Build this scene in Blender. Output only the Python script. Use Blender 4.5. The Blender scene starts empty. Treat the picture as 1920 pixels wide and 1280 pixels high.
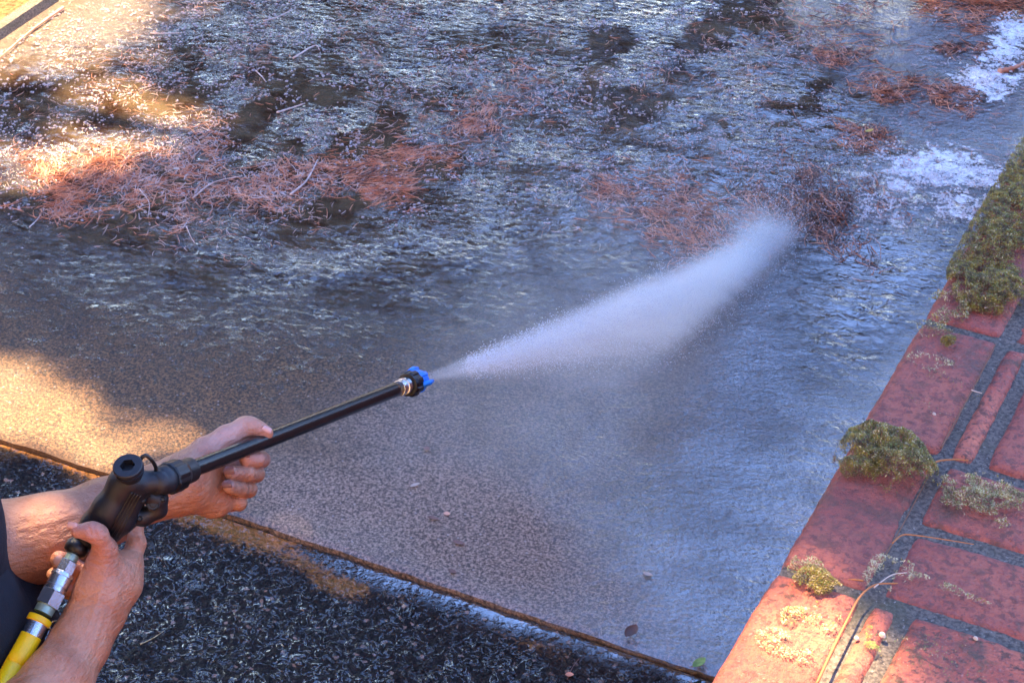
import bpy, math, random
import numpy as np
from mathutils import Vector, Matrix, Euler

# ------------------------------------------------------------------ camera, sky, sun, exposure
S = bpy.context.scene
COL = S.collection
FPX = 4027.0; PITCH = math.radians(35.4); YAW = math.radians(26.16); CAMZ = 2.5
cam_d = bpy.data.cameras.new("camera"); cam = bpy.data.objects.new("camera", cam_d); COL.objects.link(cam)
cam.location = (0, 0, CAMZ)
cam.rotation_euler = (math.pi/2 - PITCH, 0, YAW)
cam_d.sensor_width = 36; cam_d.lens = FPX/1920*36
cam_d.clip_start = 0.05; cam_d.clip_end = 500
cam_d.dof.use_dof = True; cam_d.dof.focus_distance = 2.75; cam_d.dof.aperture_fstop = 32
S.camera = cam

SUN_EL = math.radians(58); SUN_AZ = YAW + math.radians(33)     # azimuth counted from +Y towards -X
SUN = np.array([-math.sin(SUN_AZ)*math.cos(SUN_EL), math.cos(SUN_AZ)*math.cos(SUN_EL), math.sin(SUN_EL)])
W = bpy.data.worlds.new("World"); S.world = W; W.use_nodes = True
wt = W.node_tree; wt.nodes.clear()
sky = wt.nodes.new("ShaderNodeTexSky"); sky.sky_type = 'NISHITA'; sky.sun_disc = False
sky.sun_elevation = SUN_EL; sky.sun_rotation = -SUN_AZ
sky.air_density = 1.0; sky.dust_density = 0.0; sky.ozone_density = 4.0
bg = wt.nodes.new("ShaderNodeBackground"); bg.inputs[1].default_value = 0.12
wo = wt.nodes.new("ShaderNodeOutputWorld")
tint = wt.nodes.new("ShaderNodeMixRGB"); tint.blend_type = 'MULTIPLY'; tint.inputs[0].default_value = 1; tint.inputs[2].default_value = (1.0, .97, 1.12, 1)
wt.links.new(sky.outputs[0], tint.inputs[1]); wt.links.new(tint.outputs[0], bg.inputs[0]); wt.links.new(bg.outputs[0], wo.inputs[0])
sd = bpy.data.lights.new("sun", 'SUN'); sd.energy = 5.0; sd.angle = math.radians(0.5); sd.color = (1.0, 0.73, 0.40)
so = bpy.data.objects.new("sun", sd); COL.objects.link(so)
so.rotation_euler = Vector(SUN).to_track_quat('Z', 'Y').to_euler()
S.view_settings.view_transform = 'Standard'; S.view_settings.look = 'None'
S.view_settings.gamma = 1; S.view_settings.exposure = 2.85
S.cycles.use_denoising = True; S.cycles.denoising_prefilter = 'ACCURATE'
S.cycles.volume_bounces = 3; S.cycles.transparent_max_bounces = 24
S.cycles.volume_step_rate = 1.0; S.cycles.sample_clamp_indirect = 3; S.cycles.sample_clamp_direct = 12

# ------------------------------------------------------------------ helpers
rng = np.random.default_rng(7)
random.seed(7)
_c, _s = math.cos(PITCH), math.sin(PITCH)
def cam2w(a, b, d):
    """camera-frame metres (right, up, depth) to world"""
    Y = _c*d + b*_s; Z = -_s*d + b*_c
    return np.stack([a*math.cos(YAW)-Y*math.sin(YAW), a*math.sin(YAW)+Y*math.cos(YAW), Z+CAMZ], -1)
def C(px, py, d): return np.array([(px-960)/FPX*d, -(py-640)/FPX*d, d])
def P(px, py, d): return cam2w(*C(px, py, d))
def G(px, py, z=0.0):
    q = P(px, py, 1.0); d = (z-CAMZ)/(q[2]-CAMZ); return P(px, py, d)

def _hash(ix, iy, iz, seed):
    h = (ix*374761393 + iy*668265263 + iz*2147483647 + seed*974634777) & 0xFFFFFFFF
    h = ((h ^ (h >> 13))*1274126177) & 0xFFFFFFFF
    return ((h ^ (h >> 16)) & 0xFFFF)/65535.0
def vnoise(x, y, z=None, seed=0):
    x = np.asarray(x, float); y = np.asarray(y, float)
    z = np.zeros_like(x) if z is None else np.asarray(z, float)
    ix, iy, iz = [np.floor(q).astype(np.int64) for q in (x, y, z)]
    fx, fy, fz = x-ix, y-iy, z-iz
    fx, fy, fz = [q*q*(3-2*q) for q in (fx, fy, fz)]
    r = 0
    for dx in (0, 1):
        for dy in (0, 1):
            for dz in (0, 1):
                w = (fx if dx else 1-fx)*(fy if dy else 1-fy)*(fz if dz else 1-fz)
                r = r + w*_hash(ix+dx, iy+dy, iz+dz, seed)
    return r
def fbm(x, y, z=None, seed=0, o=4, g=0.5):
    a, t, n = 1.0, 0.0, 0.0
    for k in range(o):
        t = t + a*vnoise(x*2**k, y*2**k, None if z is None else z*2**k, seed+k*17); n += a; a *= g
    return t/n
def sstep(a, b, x):
    t = np.clip((x-a)/(b-a), 0, 1); return t*t*(3-2*t)

def mesh(name, verts, faces, mat=None, parent=None, smooth=False, attrs=None, matidx=None):
    me = bpy.data.meshes.new(name)
    v = np.asarray(verts, dtype=np.float32)
    if isinstance(faces, np.ndarray) and faces.ndim == 2:
        n, k = faces.shape
        me.vertices.add(len(v)); me.vertices.foreach_set("co", v.ravel())
        me.loops.add(n*k); me.loops.foreach_set("vertex_index", faces.astype(np.int32).ravel())
        me.polygons.add(n); me.polygons.foreach_set("loop_start", np.arange(0, n*k, k, dtype=np.int32))
        me.polygons.foreach_set("loop_total", np.full(n, k, dtype=np.int32))
        me.update(calc_edges=True)
    else:
        me.from_pydata([tuple(map(float, q)) for q in v], [], [list(map(int, q)) for q in faces])
    me.polygons.foreach_set("use_smooth", np.full(len(me.polygons), bool(smooth)))
    if attrs:
        for k, a in attrs.items():
            at = me.attributes.new(k, 'FLOAT', 'POINT'); at.data.foreach_set("value", np.asarray(a, np.float32).ravel())
    for m in (mat if isinstance(mat, (list, tuple)) else [mat]):
        if m: me.materials.append(m)
    if matidx is not None: me.polygons.foreach_set("material_index", np.asarray(matidx, np.int32))
    me.update(); me.validate()
    ob = bpy.data.objects.new(name, me); COL.objects.link(ob)
    if parent is not None:
        ob.parent = parent; ob.matrix_parent_inverse = Matrix.Translation(parent.location).inverted()
    return ob
def tag(o, label=None, cat=None, group=None, kind=None):
    if label: o["label"] = label
    if cat: o["category"] = cat
    if group: o["group"] = group
    if kind: o["kind"] = kind
    return o
def empty(name, loc, label, cat, group=None, kind=None):
    o = bpy.data.objects.new(name, None); COL.objects.link(o); o.location = tuple(map(float, loc))
    return tag(o, label, cat, group, kind)

class MB:
    def __init__(s): s.v = []; s.f = []; s.n = 0
    def add(s, v, f):
        v = np.asarray(v, float); s.v.append(v); s.f += [[i+s.n for i in q] for q in f]; s.n += len(v)
    def build(s, name, mat, parent=None, smooth=False):
        return mesh(name, np.concatenate(s.v), s.f, mat, parent, smooth)
def frame(d):
    d = np.asarray(d, float); d = d/np.linalg.norm(d)
    a = np.array([0, 0, 1.0]) if abs(d[2]) < .9 else np.array([1.0, 0, 0])
    x = np.cross(a, d); x /= np.linalg.norm(x); return x, np.cross(d, x), d
def lathe(mb, p0, p1, prof, seg=32, fr=None, cap=True, rfun=None):
    """prof: list of (t in metres along the axis, radius). rfun(angle, k) scales the radius."""
    p0 = np.asarray(p0, float); x, y, d = frame(np.asarray(p1, float)-p0) if fr is None else fr
    V = []
    for k, (t, r) in enumerate(prof):
        for i in range(seg):
            a = 2*math.pi*i/seg; rr = r*(rfun(a, k) if rfun else 1)
            V.append(p0+d*t+x*rr*math.cos(a)+y*rr*math.sin(a))
    F = []
    for k in range(len(prof)-1):
        for i in range(seg):
            j = (i+1) % seg; F.append([k*seg+i, k*seg+j, (k+1)*seg+j, (k+1)*seg+i])
    if cap:
        F.append(list(range(seg))[::-1]); F.append([(len(prof)-1)*seg+i for i in range(seg)])
    mb.add(V, F)
def tube(mb, pts, r, seg=8, cap=True):
    pts = [np.asarray(p, float) for p in pts]; n = len(pts)
    rs = [r]*n if np.isscalar(r) else r
    V = []; x = None
    for i in range(n):
        d = pts[min(i+1, n-1)]-pts[max(i-1, 0)]; d = d/(np.linalg.norm(d)+1e-12)
        if x is None: x, y, _ = frame(d)
        else: x = x-d*np.dot(x, d); x /= np.linalg.norm(x)
        y = np.cross(d, x)
        for k in range(seg):
            a = 2*math.pi*k/seg; V.append(pts[i]+rs[i]*(x*math.cos(a)+y*math.sin(a)))
    F = []
    for i in range(n-1):
        for k in range(seg):
            j = (k+1) % seg; F.append([i*seg+k, i*seg+j, (i+1)*seg+j, (i+1)*seg+k])
    if cap: F.append(list(range(seg))[::-1]); F.append([(n-1)*seg+k for k in range(seg)])
    mb.add(V, F)
def spline(pts, n):
    pts = np.asarray(pts, float); m = len(pts); out = []
    q = np.vstack([2*pts[0]-pts[1], pts, 2*pts[-1]-pts[-2]])
    for k in range(n+1):
        t = k/n*(m-1); i = min(int(t), m-2); u = t-i
        a, b, c, d = q[i], q[i+1], q[i+2], q[i+3]
        out.append(.5*((2*b)+(-a+c)*u+(2*a-5*b+4*c-d)*u*u+(-a+3*b-3*c+d)*u**3))
    return out

# ---- materials
class NT:
    def __init__(s, name):
        s.m = bpy.data.materials.new(name); s.m.use_nodes = True; s.t = s.m.node_tree; s.t.nodes.clear()
        s.out = s.t.nodes.new("ShaderNodeOutputMaterial")
    def n(s, typ, **kw):
        nd = s.t.nodes.new("ShaderNode"+typ)
        for k, v in kw.items():
            if k.startswith("_"): setattr(nd, k[1:], v)
            else: s.put(nd.inputs[k], v)
        return nd
    def put(s, inp, v):
        if isinstance(v, bpy.types.NodeSocket): s.t.links.new(v, inp)
        elif isinstance(v, bpy.types.Node): s.t.links.new(v.outputs[0], inp)
        else:
            if inp.type == 'RGBA' and len(v) == 3: v = (*v, 1)
            inp.default_value = v
    def math(s, op, a, b=0.0, c=None, clamp=False):
        nd = s.t.nodes.new("ShaderNodeMath"); nd.operation = op; nd.use_clamp = clamp
        s.put(nd.inputs[0], a); s.put(nd.inputs[1], b)
        if c is not None: s.put(nd.inputs[2], c)
        return nd.outputs[0]
    def mix(s, f, a, b, mode='MIX'):
        nd = s.t.nodes.new("ShaderNodeMixRGB"); nd.blend_type = mode
        s.put(nd.inputs[0], f); s.put(nd.inputs[1], a); s.put(nd.inputs[2], b); return nd.outputs[0]
    def ramp(s, f, a, b, lo=0.0, hi=1.0):
        nd = s.t.nodes.new("ShaderNodeMapRange"); nd.interpolation_type = 'SMOOTHSTEP'
        s.put(nd.inputs[0], f); s.put(nd.inputs[1], a); s.put(nd.inputs[2], b); s.put(nd.inputs[3], lo); s.put(nd.inputs[4], hi)
        return nd.outputs[0]
    def noise(s, scale, detail=3, rough=.55, co=None, dist=0.0, w=None):
        nd = s.t.nodes.new("ShaderNodeTexNoise"); nd.inputs["Scale"].default_value = scale
        nd.inputs["Detail"].default_value = detail; nd.inputs["Roughness"].default_value = rough; nd.inputs["Distortion"].default_value = dist
        s.t.links.new(co or s.co(), nd.inputs["Vector"]); return nd.outputs[0]
    def vor(s, scale, co=None, feature='F1', out=0, rnd=1.0):
        nd = s.t.nodes.new("ShaderNodeTexVoronoi"); nd.feature = feature
        nd.inputs["Scale"].default_value = scale; nd.inputs["Randomness"].default_value = rnd
        s.t.links.new(co or s.co(), nd.inputs["Vector"]); return nd.outputs[out]
    def co(s):
        if not hasattr(s, "_co"): s._co = s.t.nodes.new("ShaderNodeTexCoord").outputs["Object"]
        return s._co
    def mapped(s, scale=(1, 1, 1), rot=0.0):
        nd = s.t.nodes.new("ShaderNodeMapping"); s.t.links.new(s.co(), nd.inputs[0])
        nd.inputs["Rotation"].default_value = (0, 0, rot); nd.inputs["Scale"].default_value = scale; return nd.outputs[0]
    def attr(s, name):
        nd = s.t.nodes.new("ShaderNodeAttribute"); nd.attribute_name = name; return nd.outputs["Fac"]
    def bump(s, h, dist, strength=1.0, nrm=None):
        nd = s.t.nodes.new("ShaderNodeBump"); s.put(nd.inputs["Height"], h)
        nd.inputs["Distance"].default_value = dist; s.put(nd.inputs["Strength"], strength)
        if nrm is not None: s.put(nd.inputs["Normal"], nrm)
        return nd.outputs[0]
    def pbr(s, **kw):
        nd = s.t.nodes.new("ShaderNodeBsdfPrincipled")
        for k, v in kw.items(): s.put(nd.inputs[k.replace("_", " ")], v)
        s.t.links.new(nd.outputs[0], s.out.inputs[0]); return nd
def simple(name, col, rough=.5, var=.15, nscale=40, bump=0.0, bscale=200, **kw):
    t = NT(name); n = t.noise(nscale, 4)
    c = t.mix(n, tuple(q*(1-var) for q in col), tuple(min(1, q*(1+var)) for q in col))
    kk = dict(Base_Color=c, Roughness=rough); kk.update(kw)
    if bump: kk["Normal"] = t.bump(t.noise(bscale, 3), bump)
    t.pbr(**kk); return t.m

# concrete: attributes wet (water film), clean (washed pale, lower-centre sun warmth painted in), mud (silt)
def mat_concrete():
    t = NT("concrete")
    fine = t.noise(180, 5, .75); grit = t.noise(420, 2, .6); big = t.noise(3.5, 4, .6); mid = t.noise(24, 4, .6)
    c = t.mix(t.ramp(fine, .40, .62), (.022, .010, .004), (.34, .165, .060))
    c = t.mix(t.ramp(big, .35, .7, 0, .45), c, (.10, .066, .042))
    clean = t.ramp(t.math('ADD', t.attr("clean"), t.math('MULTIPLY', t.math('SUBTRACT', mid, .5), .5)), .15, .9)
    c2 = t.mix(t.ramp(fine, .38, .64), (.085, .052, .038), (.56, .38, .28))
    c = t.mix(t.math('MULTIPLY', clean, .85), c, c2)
    c = t.mix(t.ramp(grit, .52, .66, 0, .6), c, (.02, .012, .009))
    # stones of the aggregate, some dark, some pale
    vd = t.vor(110); vc = t.vor(110, out=1)
    sep = t.n("SeparateColor", Color=vc)
    isd = t.math('MULTIPLY', t.ramp(sep.outputs[0], .86, .9), t.ramp(vd, .34, .22))
    c = t.mix(t.math('MULTIPLY', isd, .8), c, (.03, .022, .02))
    isl = t.math('MULTIPLY', t.ramp(sep.outputs[1], .88, .92), t.ramp(vd, .30, .18))
    c = t.mix(t.math('MULTIPLY', isl, .6), c, (.5, .40, .36))
    c = t.mix(t.math('MULTIPLY', t.ramp(t.math('ADD', t.attr("mud"), t.math('MULTIPLY', t.math('SUBTRACT', mid, .5), .8)), .3, .8), .8), c, (.16, .075, .025))
    h = t.math('ADD', fine, t.math('MULTIPLY', grit, .35))
    nb = t.bump(h, .004, .9)
    wet = t.attr("wet")
    cm = t.mapped((1, 1.6, 1), -YAW)
    rip = t.math('ADD', t.noise(85, 3, .6, cm), t.math('MULTIPLY', t.noise(24, 2, .5, cm, .6), 1.2))
    rip = t.math('ADD', rip, t.math('MULTIPLY', fine, .12))
    cn = t.bump(rip, .0036, 1.0)
    cw = t.math('MULTIPLY', wet, t.ramp(t.noise(5, 4, .6, cm), .30, .62, .6, 1.0))
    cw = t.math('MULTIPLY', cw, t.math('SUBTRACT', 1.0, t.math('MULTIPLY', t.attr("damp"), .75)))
    c = t.mix(t.math('MULTIPLY', wet, .72), c, (.01, .005, .003))
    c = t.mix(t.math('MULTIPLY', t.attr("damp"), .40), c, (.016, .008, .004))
    t.pbr(Base_Color=c, Roughness=t.ramp(wet, 0, 1, .7, .42), Normal=nb, Coat_Weight=cw, Coat_Roughness=.06, Coat_IOR=2.9, Coat_Normal=cn)
    return t.m
def mat_asphalt():
    t = NT("asphalt")
    v1 = t.vor(85, feature='SMOOTH_F1'); fine = t.noise(260, 3, .6); big = t.noise(6, 4, .6); n2 = t.noise(85, 2, .45, dist=1.4)
    c = t.mix(t.ramp(fine, .35, .7), (.003, .0022, .002), (.024, .014, .011))
    vc = t.vor(150, out=1); sep = t.n("SeparateColor", Color=vc)
    c = t.mix(t.math('MULTIPLY', t.ramp(sep.outputs[0], .975, .99), .5), c, (.42, .27, .20))
    mud = t.attr("mud")
    mf = t.ramp(t.math('ADD', mud, t.math('MULTIPLY', t.math('SUBTRACT', n2, .5), .9)), .35, .75)
    c = t.mix(t.math('MULTIPLY', mf, .95), c, (.26, .105, .025))
    c = t.mix(t.ramp(big, .5, .75, 0, .35), c, (.05, .028, .018))
    h = t.math('ADD', t.math('MULTIPLY', n2, 1.1), t.math('MULTIPLY', v1, -1.2)); h = t.math('ADD', h, t.math('MULTIPLY', fine, .06))
    flat = t.attr("puddle")
    st = t.math('SUBTRACT', 1.0, t.math('MULTIPLY', flat, .93))
    nb = t.bump(h, .007, st); rd = t.noise(50, 2, .55, dist=1.0); rd = t.math('ABSOLUTE', t.math('SUBTRACT', rd, .5)); gl = t.ramp(rd, .055, .012, .04, .85); gl = t.math('MULTIPLY', gl, t.ramp(t.noise(9, 3, .6), .3, .6, .35, 1.0)); gl = t.math('MAXIMUM', gl, flat)
    t.pbr(Base_Color=c, Roughness=.55, Specular_IOR_Level=.1, Normal=nb, Coat_Weight=gl, Coat_Roughness=.03, Coat_IOR=t.math('ADD', 2.0, t.math('MULTIPLY', flat, .8)), Coat_Normal=nb)
    return t.m
def mat_water():
    """muddy run-off: thin brown water with ripples"""
    t = NT("muddy_water")
    cm = t.mapped((1, 1.5, 1), -YAW)
    n = t.noise(9, 4, .6, cm); f = t.noise(150, 4, .7, cm)
    c = t.mix(t.ramp(n, .35, .65), (.028, .013, .006), (.11, .078, .042))
    c = t.mix(t.ramp(f, .45, .75, 0, .45), c, (.22, .145, .11))
    foam = t.attr("foam")
    ff = t.ramp(t.math('ADD', foam, t.math('ADD', t.math('MULTIPLY', t.math('SUBTRACT', t.noise(60, 5, .8, cm, 1.4), .5), 1.9), t.math('MULTIPLY', t.math('SUBTRACT', t.noise(16, 3, .6, cm, 1.0), .5), 1.6))), .62, 1.0)
    c = t.mix(ff, c, (.88, .88, .88))
    calm = t.attr("calm")
    r1 = t.noise(42, 3, .6, cm, .9); r2 = t.noise(13, 2, .5, cm)
    rip = t.math('ADD', r1, t.math('MULTIPLY', r2, 1.6))
    nb = t.bump(t.math('ADD', rip, t.math('MULTIPLY', ff, .3)), .0062, t.math('MULTIPLY', t.ramp(t.noise(3.2, 3, .6, cm), .35, .65, .35, 1.0), t.math('SUBTRACT', 1.0, t.math('MULTIPLY', calm, .93))))
    dep = t.attr("depth")
    al = t.ramp(t.math('ADD', dep, t.math('MULTIPLY', t.math('SUBTRACT', t.noise(30, 4, .65, cm), .5), .9)), .05, .55)
    al = t.math('MAXIMUM', al, ff)
    t.pbr(Base_Color=c, Roughness=t.ramp(ff, 0, 1, .07, .6), Normal=nb, IOR=1.9, Alpha=al, Coat_Weight=.8, Coat_IOR=1.8, Coat_Roughness=.04, Coat_Normal=nb)
    return t.m
def mat_brick():
    t = NT("weathered_brick")
    n = t.noise(7, 3); f = t.noise(130, 5, .7); g = t.noise(38, 4, .6)
    c = t.mix(t.ramp(n, .3, .7), (.42, .080, .046), (.64, .18, .095))
    c = t.mix(t.ramp(f, .46, .60, 0, .75), c, (.22, .055, .045))
    c = t.mix(t.ramp(t.noise(95, 4, .7), .53, .60, 0, .8), c, (.060, .032, .022))
    c = t.mix(t.ramp(t.noise(300, 3, .6), .6, .72, 0, .7), c, (.55, .25, .19))
    c = t.mix(t.ramp(g, .56, .70, 0, .85), c, (.065, .048, .022))       # dark algae
    c = t.mix(t.ramp(t.noise(60, 4, .6, t.mapped((1, 1, 1), .7)), .66, .74, 0, .8), c, (.20, .16, .10))
    tn = t.attr('tone'); c = t.mix(t.ramp(tn, 0, 1, 0, .55), c, (.24, .06, .05))
    c = t.mix(t.ramp(t.noise(11, 5, .7), .52, .66, 0, .7), c, (.10, .05, .035))
    nb = t.bump(t.math('ADD', f, t.math('MULTIPLY', g, .6)), .006, 1.0)
    t.pbr(Base_Color=c, Roughness=t.ramp(n, .3, .7, .42, .7), Normal=nb)
    return t.m
def mat_mortar():
    t = NT("mortar")
    f = t.noise(220, 5, .7); n = t.noise(14, 3)
    c = t.mix(t.ramp(f, .35, .65), (.04, .03, .024), (.17, .135, .105))
    c = t.mix(t.ramp(n, .5, .7, 0, .6), c, (.06, .06, .03))
    c = t.mix(t.ramp(t.noise(330, 2), .64, .72, 0, .6), c, (.36, .32, .28))
    t.pbr(Base_Color=c, Roughness=.7, Normal=t.bump(f, .003, .9)); return t.m
def mat_skin():
    t = NT("skin")
    n = t.noise(28, 4, .6); f = t.noise(420, 3, .6); cr = t.noise(70, 3, .55, t.mapped((1, 1, 3), .5))
    c = t.mix(t.ramp(n, .3, .7), (.42, .155, .070), (.58, .262, .140))
    c = t.mix(t.ramp(f, .5, .75, 0, .3), c, (.36, .13, .08))
    dirt = t.attr("dirt")
    c = t.mix(t.math('MULTIPLY', dirt, t.ramp(t.noise(110, 4, .6), .35, .6, .3, 1.0)), c, (.20, .085, .075))
    pink = t.attr("pink"); c = t.mix(t.math('MULTIPLY', pink, .4), c, (.66, .30, .27))
    vn = t.noise(24, 2, .5, t.mapped((1, 1, .35), .9), 1.0)
    nb = t.bump(t.math('ADD', t.math('ADD', f, t.math('MULTIPLY', cr, 2.2)), t.math('MULTIPLY', vn, 3.0)), .0016, .9)
    t.pbr(Base_Color=c, Roughness=.38, Normal=nb, Subsurface_Weight=.06, Subsurface_Radius=(.012, .005, .003), Subsurface_Scale=1.0, Coat_Weight=.12, Coat_Roughness=.3)
    return t.m
def mat_leafy(name, a, b, ns=30):
    t = NT(name); n = t.noise(ns, 3)
    t.pbr(Base_Color=t.mix(t.ramp(n, .3, .7), a, b), Roughness=.6); return t.m

M = dict(concrete=mat_concrete(), asphalt=mat_asphalt(), water=mat_water(), brick=mat_brick(), mortar=mat_mortar(), skin=mat_skin(),
    needle=mat_leafy("reddish_needles", (.58, .21, .11), (.82, .42, .26), 25),
    needle_dark=mat_leafy("dark_needles", (.10, .05, .035), (.24, .12, .09), 25),
    needle_pink=mat_leafy("pale_needles", (.52, .36, .31), (.74, .58, .52), 25),
    moss=mat_leafy("olive_moss", (.055, .036, .005), (.32, .235, .025), 90),
    moss_pale=mat_leafy("dry_moss", (.26, .21, .08), (.66, .54, .30), 90),
    moss_green=mat_leafy("fresh_moss", (.12, .20, .03), (.26, .36, .08), 90),
    leaf=mat_leafy("leaves", (.018, .012, .006), (.040, .026, .012), 4),
    bark=simple("bark", (.09, .055, .035), .9, .4, 20, .01, 30),
    soil=simple("soil", (.22, .10, .03), .9, .85, 45, .02, 70),
    black=simple("black_plastic", (.006, .0055, .006), .33, .3, 60, .0003, 900),
    blackmatte=simple("worn_black_plastic", (.010, .0095, .012), .45, .3, 60, .0004, 700),
    tube=simple("black_lance_tube", (.009, .008, .008), .22, .3, 40, .0002, 500),
    blue=simple("blue_plastic", (.005, .20, .72), .35, .15, 60, .0002, 500),
    yellow=simple("yellow_hose", (.86, .58, .0), .42, .06, 60),
    steel=simple("galvanised_steel", (.62, .64, .66), .25, .12, 120, .0003, 500, Metallic=1.0),
    brass=simple("stained_fitting", (.30, .42, .34), .4, .4, 160, Metallic=.6),
    nail=simple("fingernail", (.66, .38, .33), .25, .1, 200),
    nail_dirty=simple("dirty_fingernail", (.22, .11, .10), .35, .3, 200),
    shirt=simple("navy_cotton", (.005, .006, .012), .9, .3, 60, .001, 500),
    trousers=simple("dark_denim", (.006, .007, .012), .9, .3, 60, .001, 400),
    shoe=simple("black_rubber", (.015, .015, .015), .6, .3, 60),
    hair=simple("brown_hair", (.03, .018, .01), .6, .4, 90, .004, 120),
    yleaf=simple("yellow_leaf", (.65, .45, .08), .5, .2, 90),
    chip=simple("pale_bark_chip", (.5, .38, .30), .7, .2, 90),
    bubble=None)
def mat_yellow():
    t = NT("yellow_hose_rubber")
    n = t.noise(60, 4); w = t.n("TexWave", Scale=130.0); t.t.links.new(t.co(), w.inputs["Vector"])
    t.pbr(Base_Color=t.mix(t.ramp(n, .3, .8), (.90, .56, .0), (.80, .46, .0)), Roughness=.4, Normal=t.bump(t.noise(500, 3), .0004))
    return t.m
M["yellow"] = mat_yellow()
def mat_bubble():
    t = NT("soapy_bubble"); n = t.noise(40, 2)
    t.pbr(Base_Color=t.mix(n, (.42, .29, .27), (.52, .42, .42)), Roughness=.15, Alpha=.75, Coat_Weight=.8, Coat_IOR=1.7, Coat_Roughness=.04)
    return t.m
M["bubble"] = mat_bubble()

# ------------------------------------------------------------------ ground
def grid(x0, x1, y0, y1, step):
    nx = max(2, int(round((x1-x0)/step))+1); ny = max(2, int(round((y1-y0)/step))+1)
    X, Y = np.meshgrid(np.linspace(x0, x1, nx), np.linspace(y0, y1, ny), indexing='ij')
    i = np.arange(nx*ny).reshape(nx, ny)
    F = np.stack([i[:-1, :-1], i[1:, :-1], i[1:, 1:], i[:-1, 1:]], -1).reshape(-1, 4)
    return X.ravel(), Y.ravel(), F
def blob(X, Y, pts):
    """soft patches on the ground: (px, py, half-length along x, half-length along y, weight, turn)"""
    r = np.zeros_like(X)
    for px, py, a, b, w, tn in pts:
        g = G(px, py); dx = X-g[0]; dy = Y-g[1]; tn = math.radians(tn)
        u = dx*math.cos(tn)+dy*math.sin(tn); v = -dx*math.sin(tn)+dy*math.cos(tn)
        r = np.maximum(r, w*np.exp(-((u/a)**2+(v/b)**2)))
    return r
SLAB_Y = 2.452; SLAB_X = -3.27; WALL_X = -0.469; TOPZ = 1.10
# wide earth plane
X, Y, F = grid(-60, 60, -50, 70, 4.0)
tag(mesh("ground", np.stack([X, Y, -0.06+0*X], -1), F, M["soil"]), kind="structure")
# sunlit earth strip left of slab
X, Y, F = grid(-6.5, SLAB_X-.06, 2.0, 9.0, .03)
tag(mesh("earth_strip", np.stack([X, Y, -.02+.02*fbm(X*9, Y*9, seed=3)], -1), F, M["soil"], smooth=True), kind="structure")
# slab
X, Y, F = grid(SLAB_X, WALL_X+.02, SLAB_Y, 7.6, .012)
wet = .14+.86*np.clip(blob(X, Y, [(1150, 150, 1.3, 1.4, 1.1, 20), (1700, 550, .6, 1.3, 1.1, 0), (1450, 1000, .42, .75, 1.2, -5), (1050, 400, .55, .65, 1.1, 0), (1150, 800, .30, .40, .7, 0), (700, 620, .30, .16, .55, 30), (420, 600, .25, .14, .5, 30),
       (1300, 900, .3, .35, .8, 0), (300, 150, 1.0, .8, .7, 20)]), 0, 1)
wet -= .9*blob(X, Y, [(200, 720, .60, .30, .8, 20), (950, 1020, .30, .13, .75, -22), (1150, 1130, .22, .08, .5, -20), (350, 820, .5, .12, .8, 0)])
wet = np.clip(wet, .05, 1)
clean = blob(X, Y, [(930, 1010, .48, .24, 1.15, -20), (640, 960, .28, .16, 1.0, -10), (760, 800, .22, .22, .8, 0), (1150, 640, .3, .75, .8, 5), (1150, 400, .4, .4, .65, 0), (650, 1000, .25, .16, .7, 0), (250, 250, .8, .35, .35, 0),  # washed areas; the lower-centre patch also has sun warmth put into its colour
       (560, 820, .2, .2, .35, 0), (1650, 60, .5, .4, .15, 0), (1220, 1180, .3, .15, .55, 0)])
damp = blob(X, Y, [(330, 530, .80, .42, 1.0, 10), (600, 480, .30, .26, .7, 0), (120, 480, .5, .25, .8, 0), (480, 640, .3, .2, .7, 0)])  # left-middle slab: darker base colour and weaker coat
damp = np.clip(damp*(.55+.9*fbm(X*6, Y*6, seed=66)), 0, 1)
mud = blob(X, Y, [(60, 850, .5, .035, .8, 0), (300, 950, .6, .03, .7, 0), (800, 1100, .7, .010, .6, 0), (1200, 1225, .5, .010, .5, 0)])
Z = .0025*fbm(X*7, Y*7, seed=5)
edge = sstep(0, .012, Y-SLAB_Y-.004*fbm(X*30, Y*0, seed=8)); Z = Z-.004*(1-edge)
wob = .010*(fbm(X*16, X*0, seed=88, o=4, g=.65)-.5); Yw = Y+np.where(Y-SLAB_Y < .03, wob*(1-(Y-SLAB_Y)/.036), 0)-.001
nv = len(X); V = np.stack([X, Yw, Z], -1)
fr_i = np.where(np.abs(Y-SLAB_Y) < 1e-6)[0]
Vs = V[fr_i].copy(); Vs[:, 2] = -.05; Vs[:, 1] += .001
le_i = np.where(np.abs(X-SLAB_X) < 1e-6)[0]; Vl = V[le_i].copy(); Vl[:, 2] = -.05
V = np.concatenate([V, Vs, Vl])
F2 = np.array([[fr_i[k], nv+k, nv+k+1, fr_i[k+1]] for k in range(len(fr_i)-1)])
o2 = nv+len(fr_i)
F3 = np.array([[le_i[k], le_i[k+1], o2+k+1, o2+k] for k in range(len(le_i)-1)])
ex = lambda a: np.concatenate([a, a[fr_i], a[le_i]])
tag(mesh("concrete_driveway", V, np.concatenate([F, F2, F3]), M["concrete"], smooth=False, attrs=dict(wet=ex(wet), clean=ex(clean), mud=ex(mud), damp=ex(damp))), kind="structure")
# joint strip between slab and its neighbour on the left
mb = MB(); tube(mb, [(SLAB_X-.03, 2.0+.3*k, -.006) for k in range(24)], .03, 6)
tag(mb.build("joint_strip", M["mortar"]), kind="structure")
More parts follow.
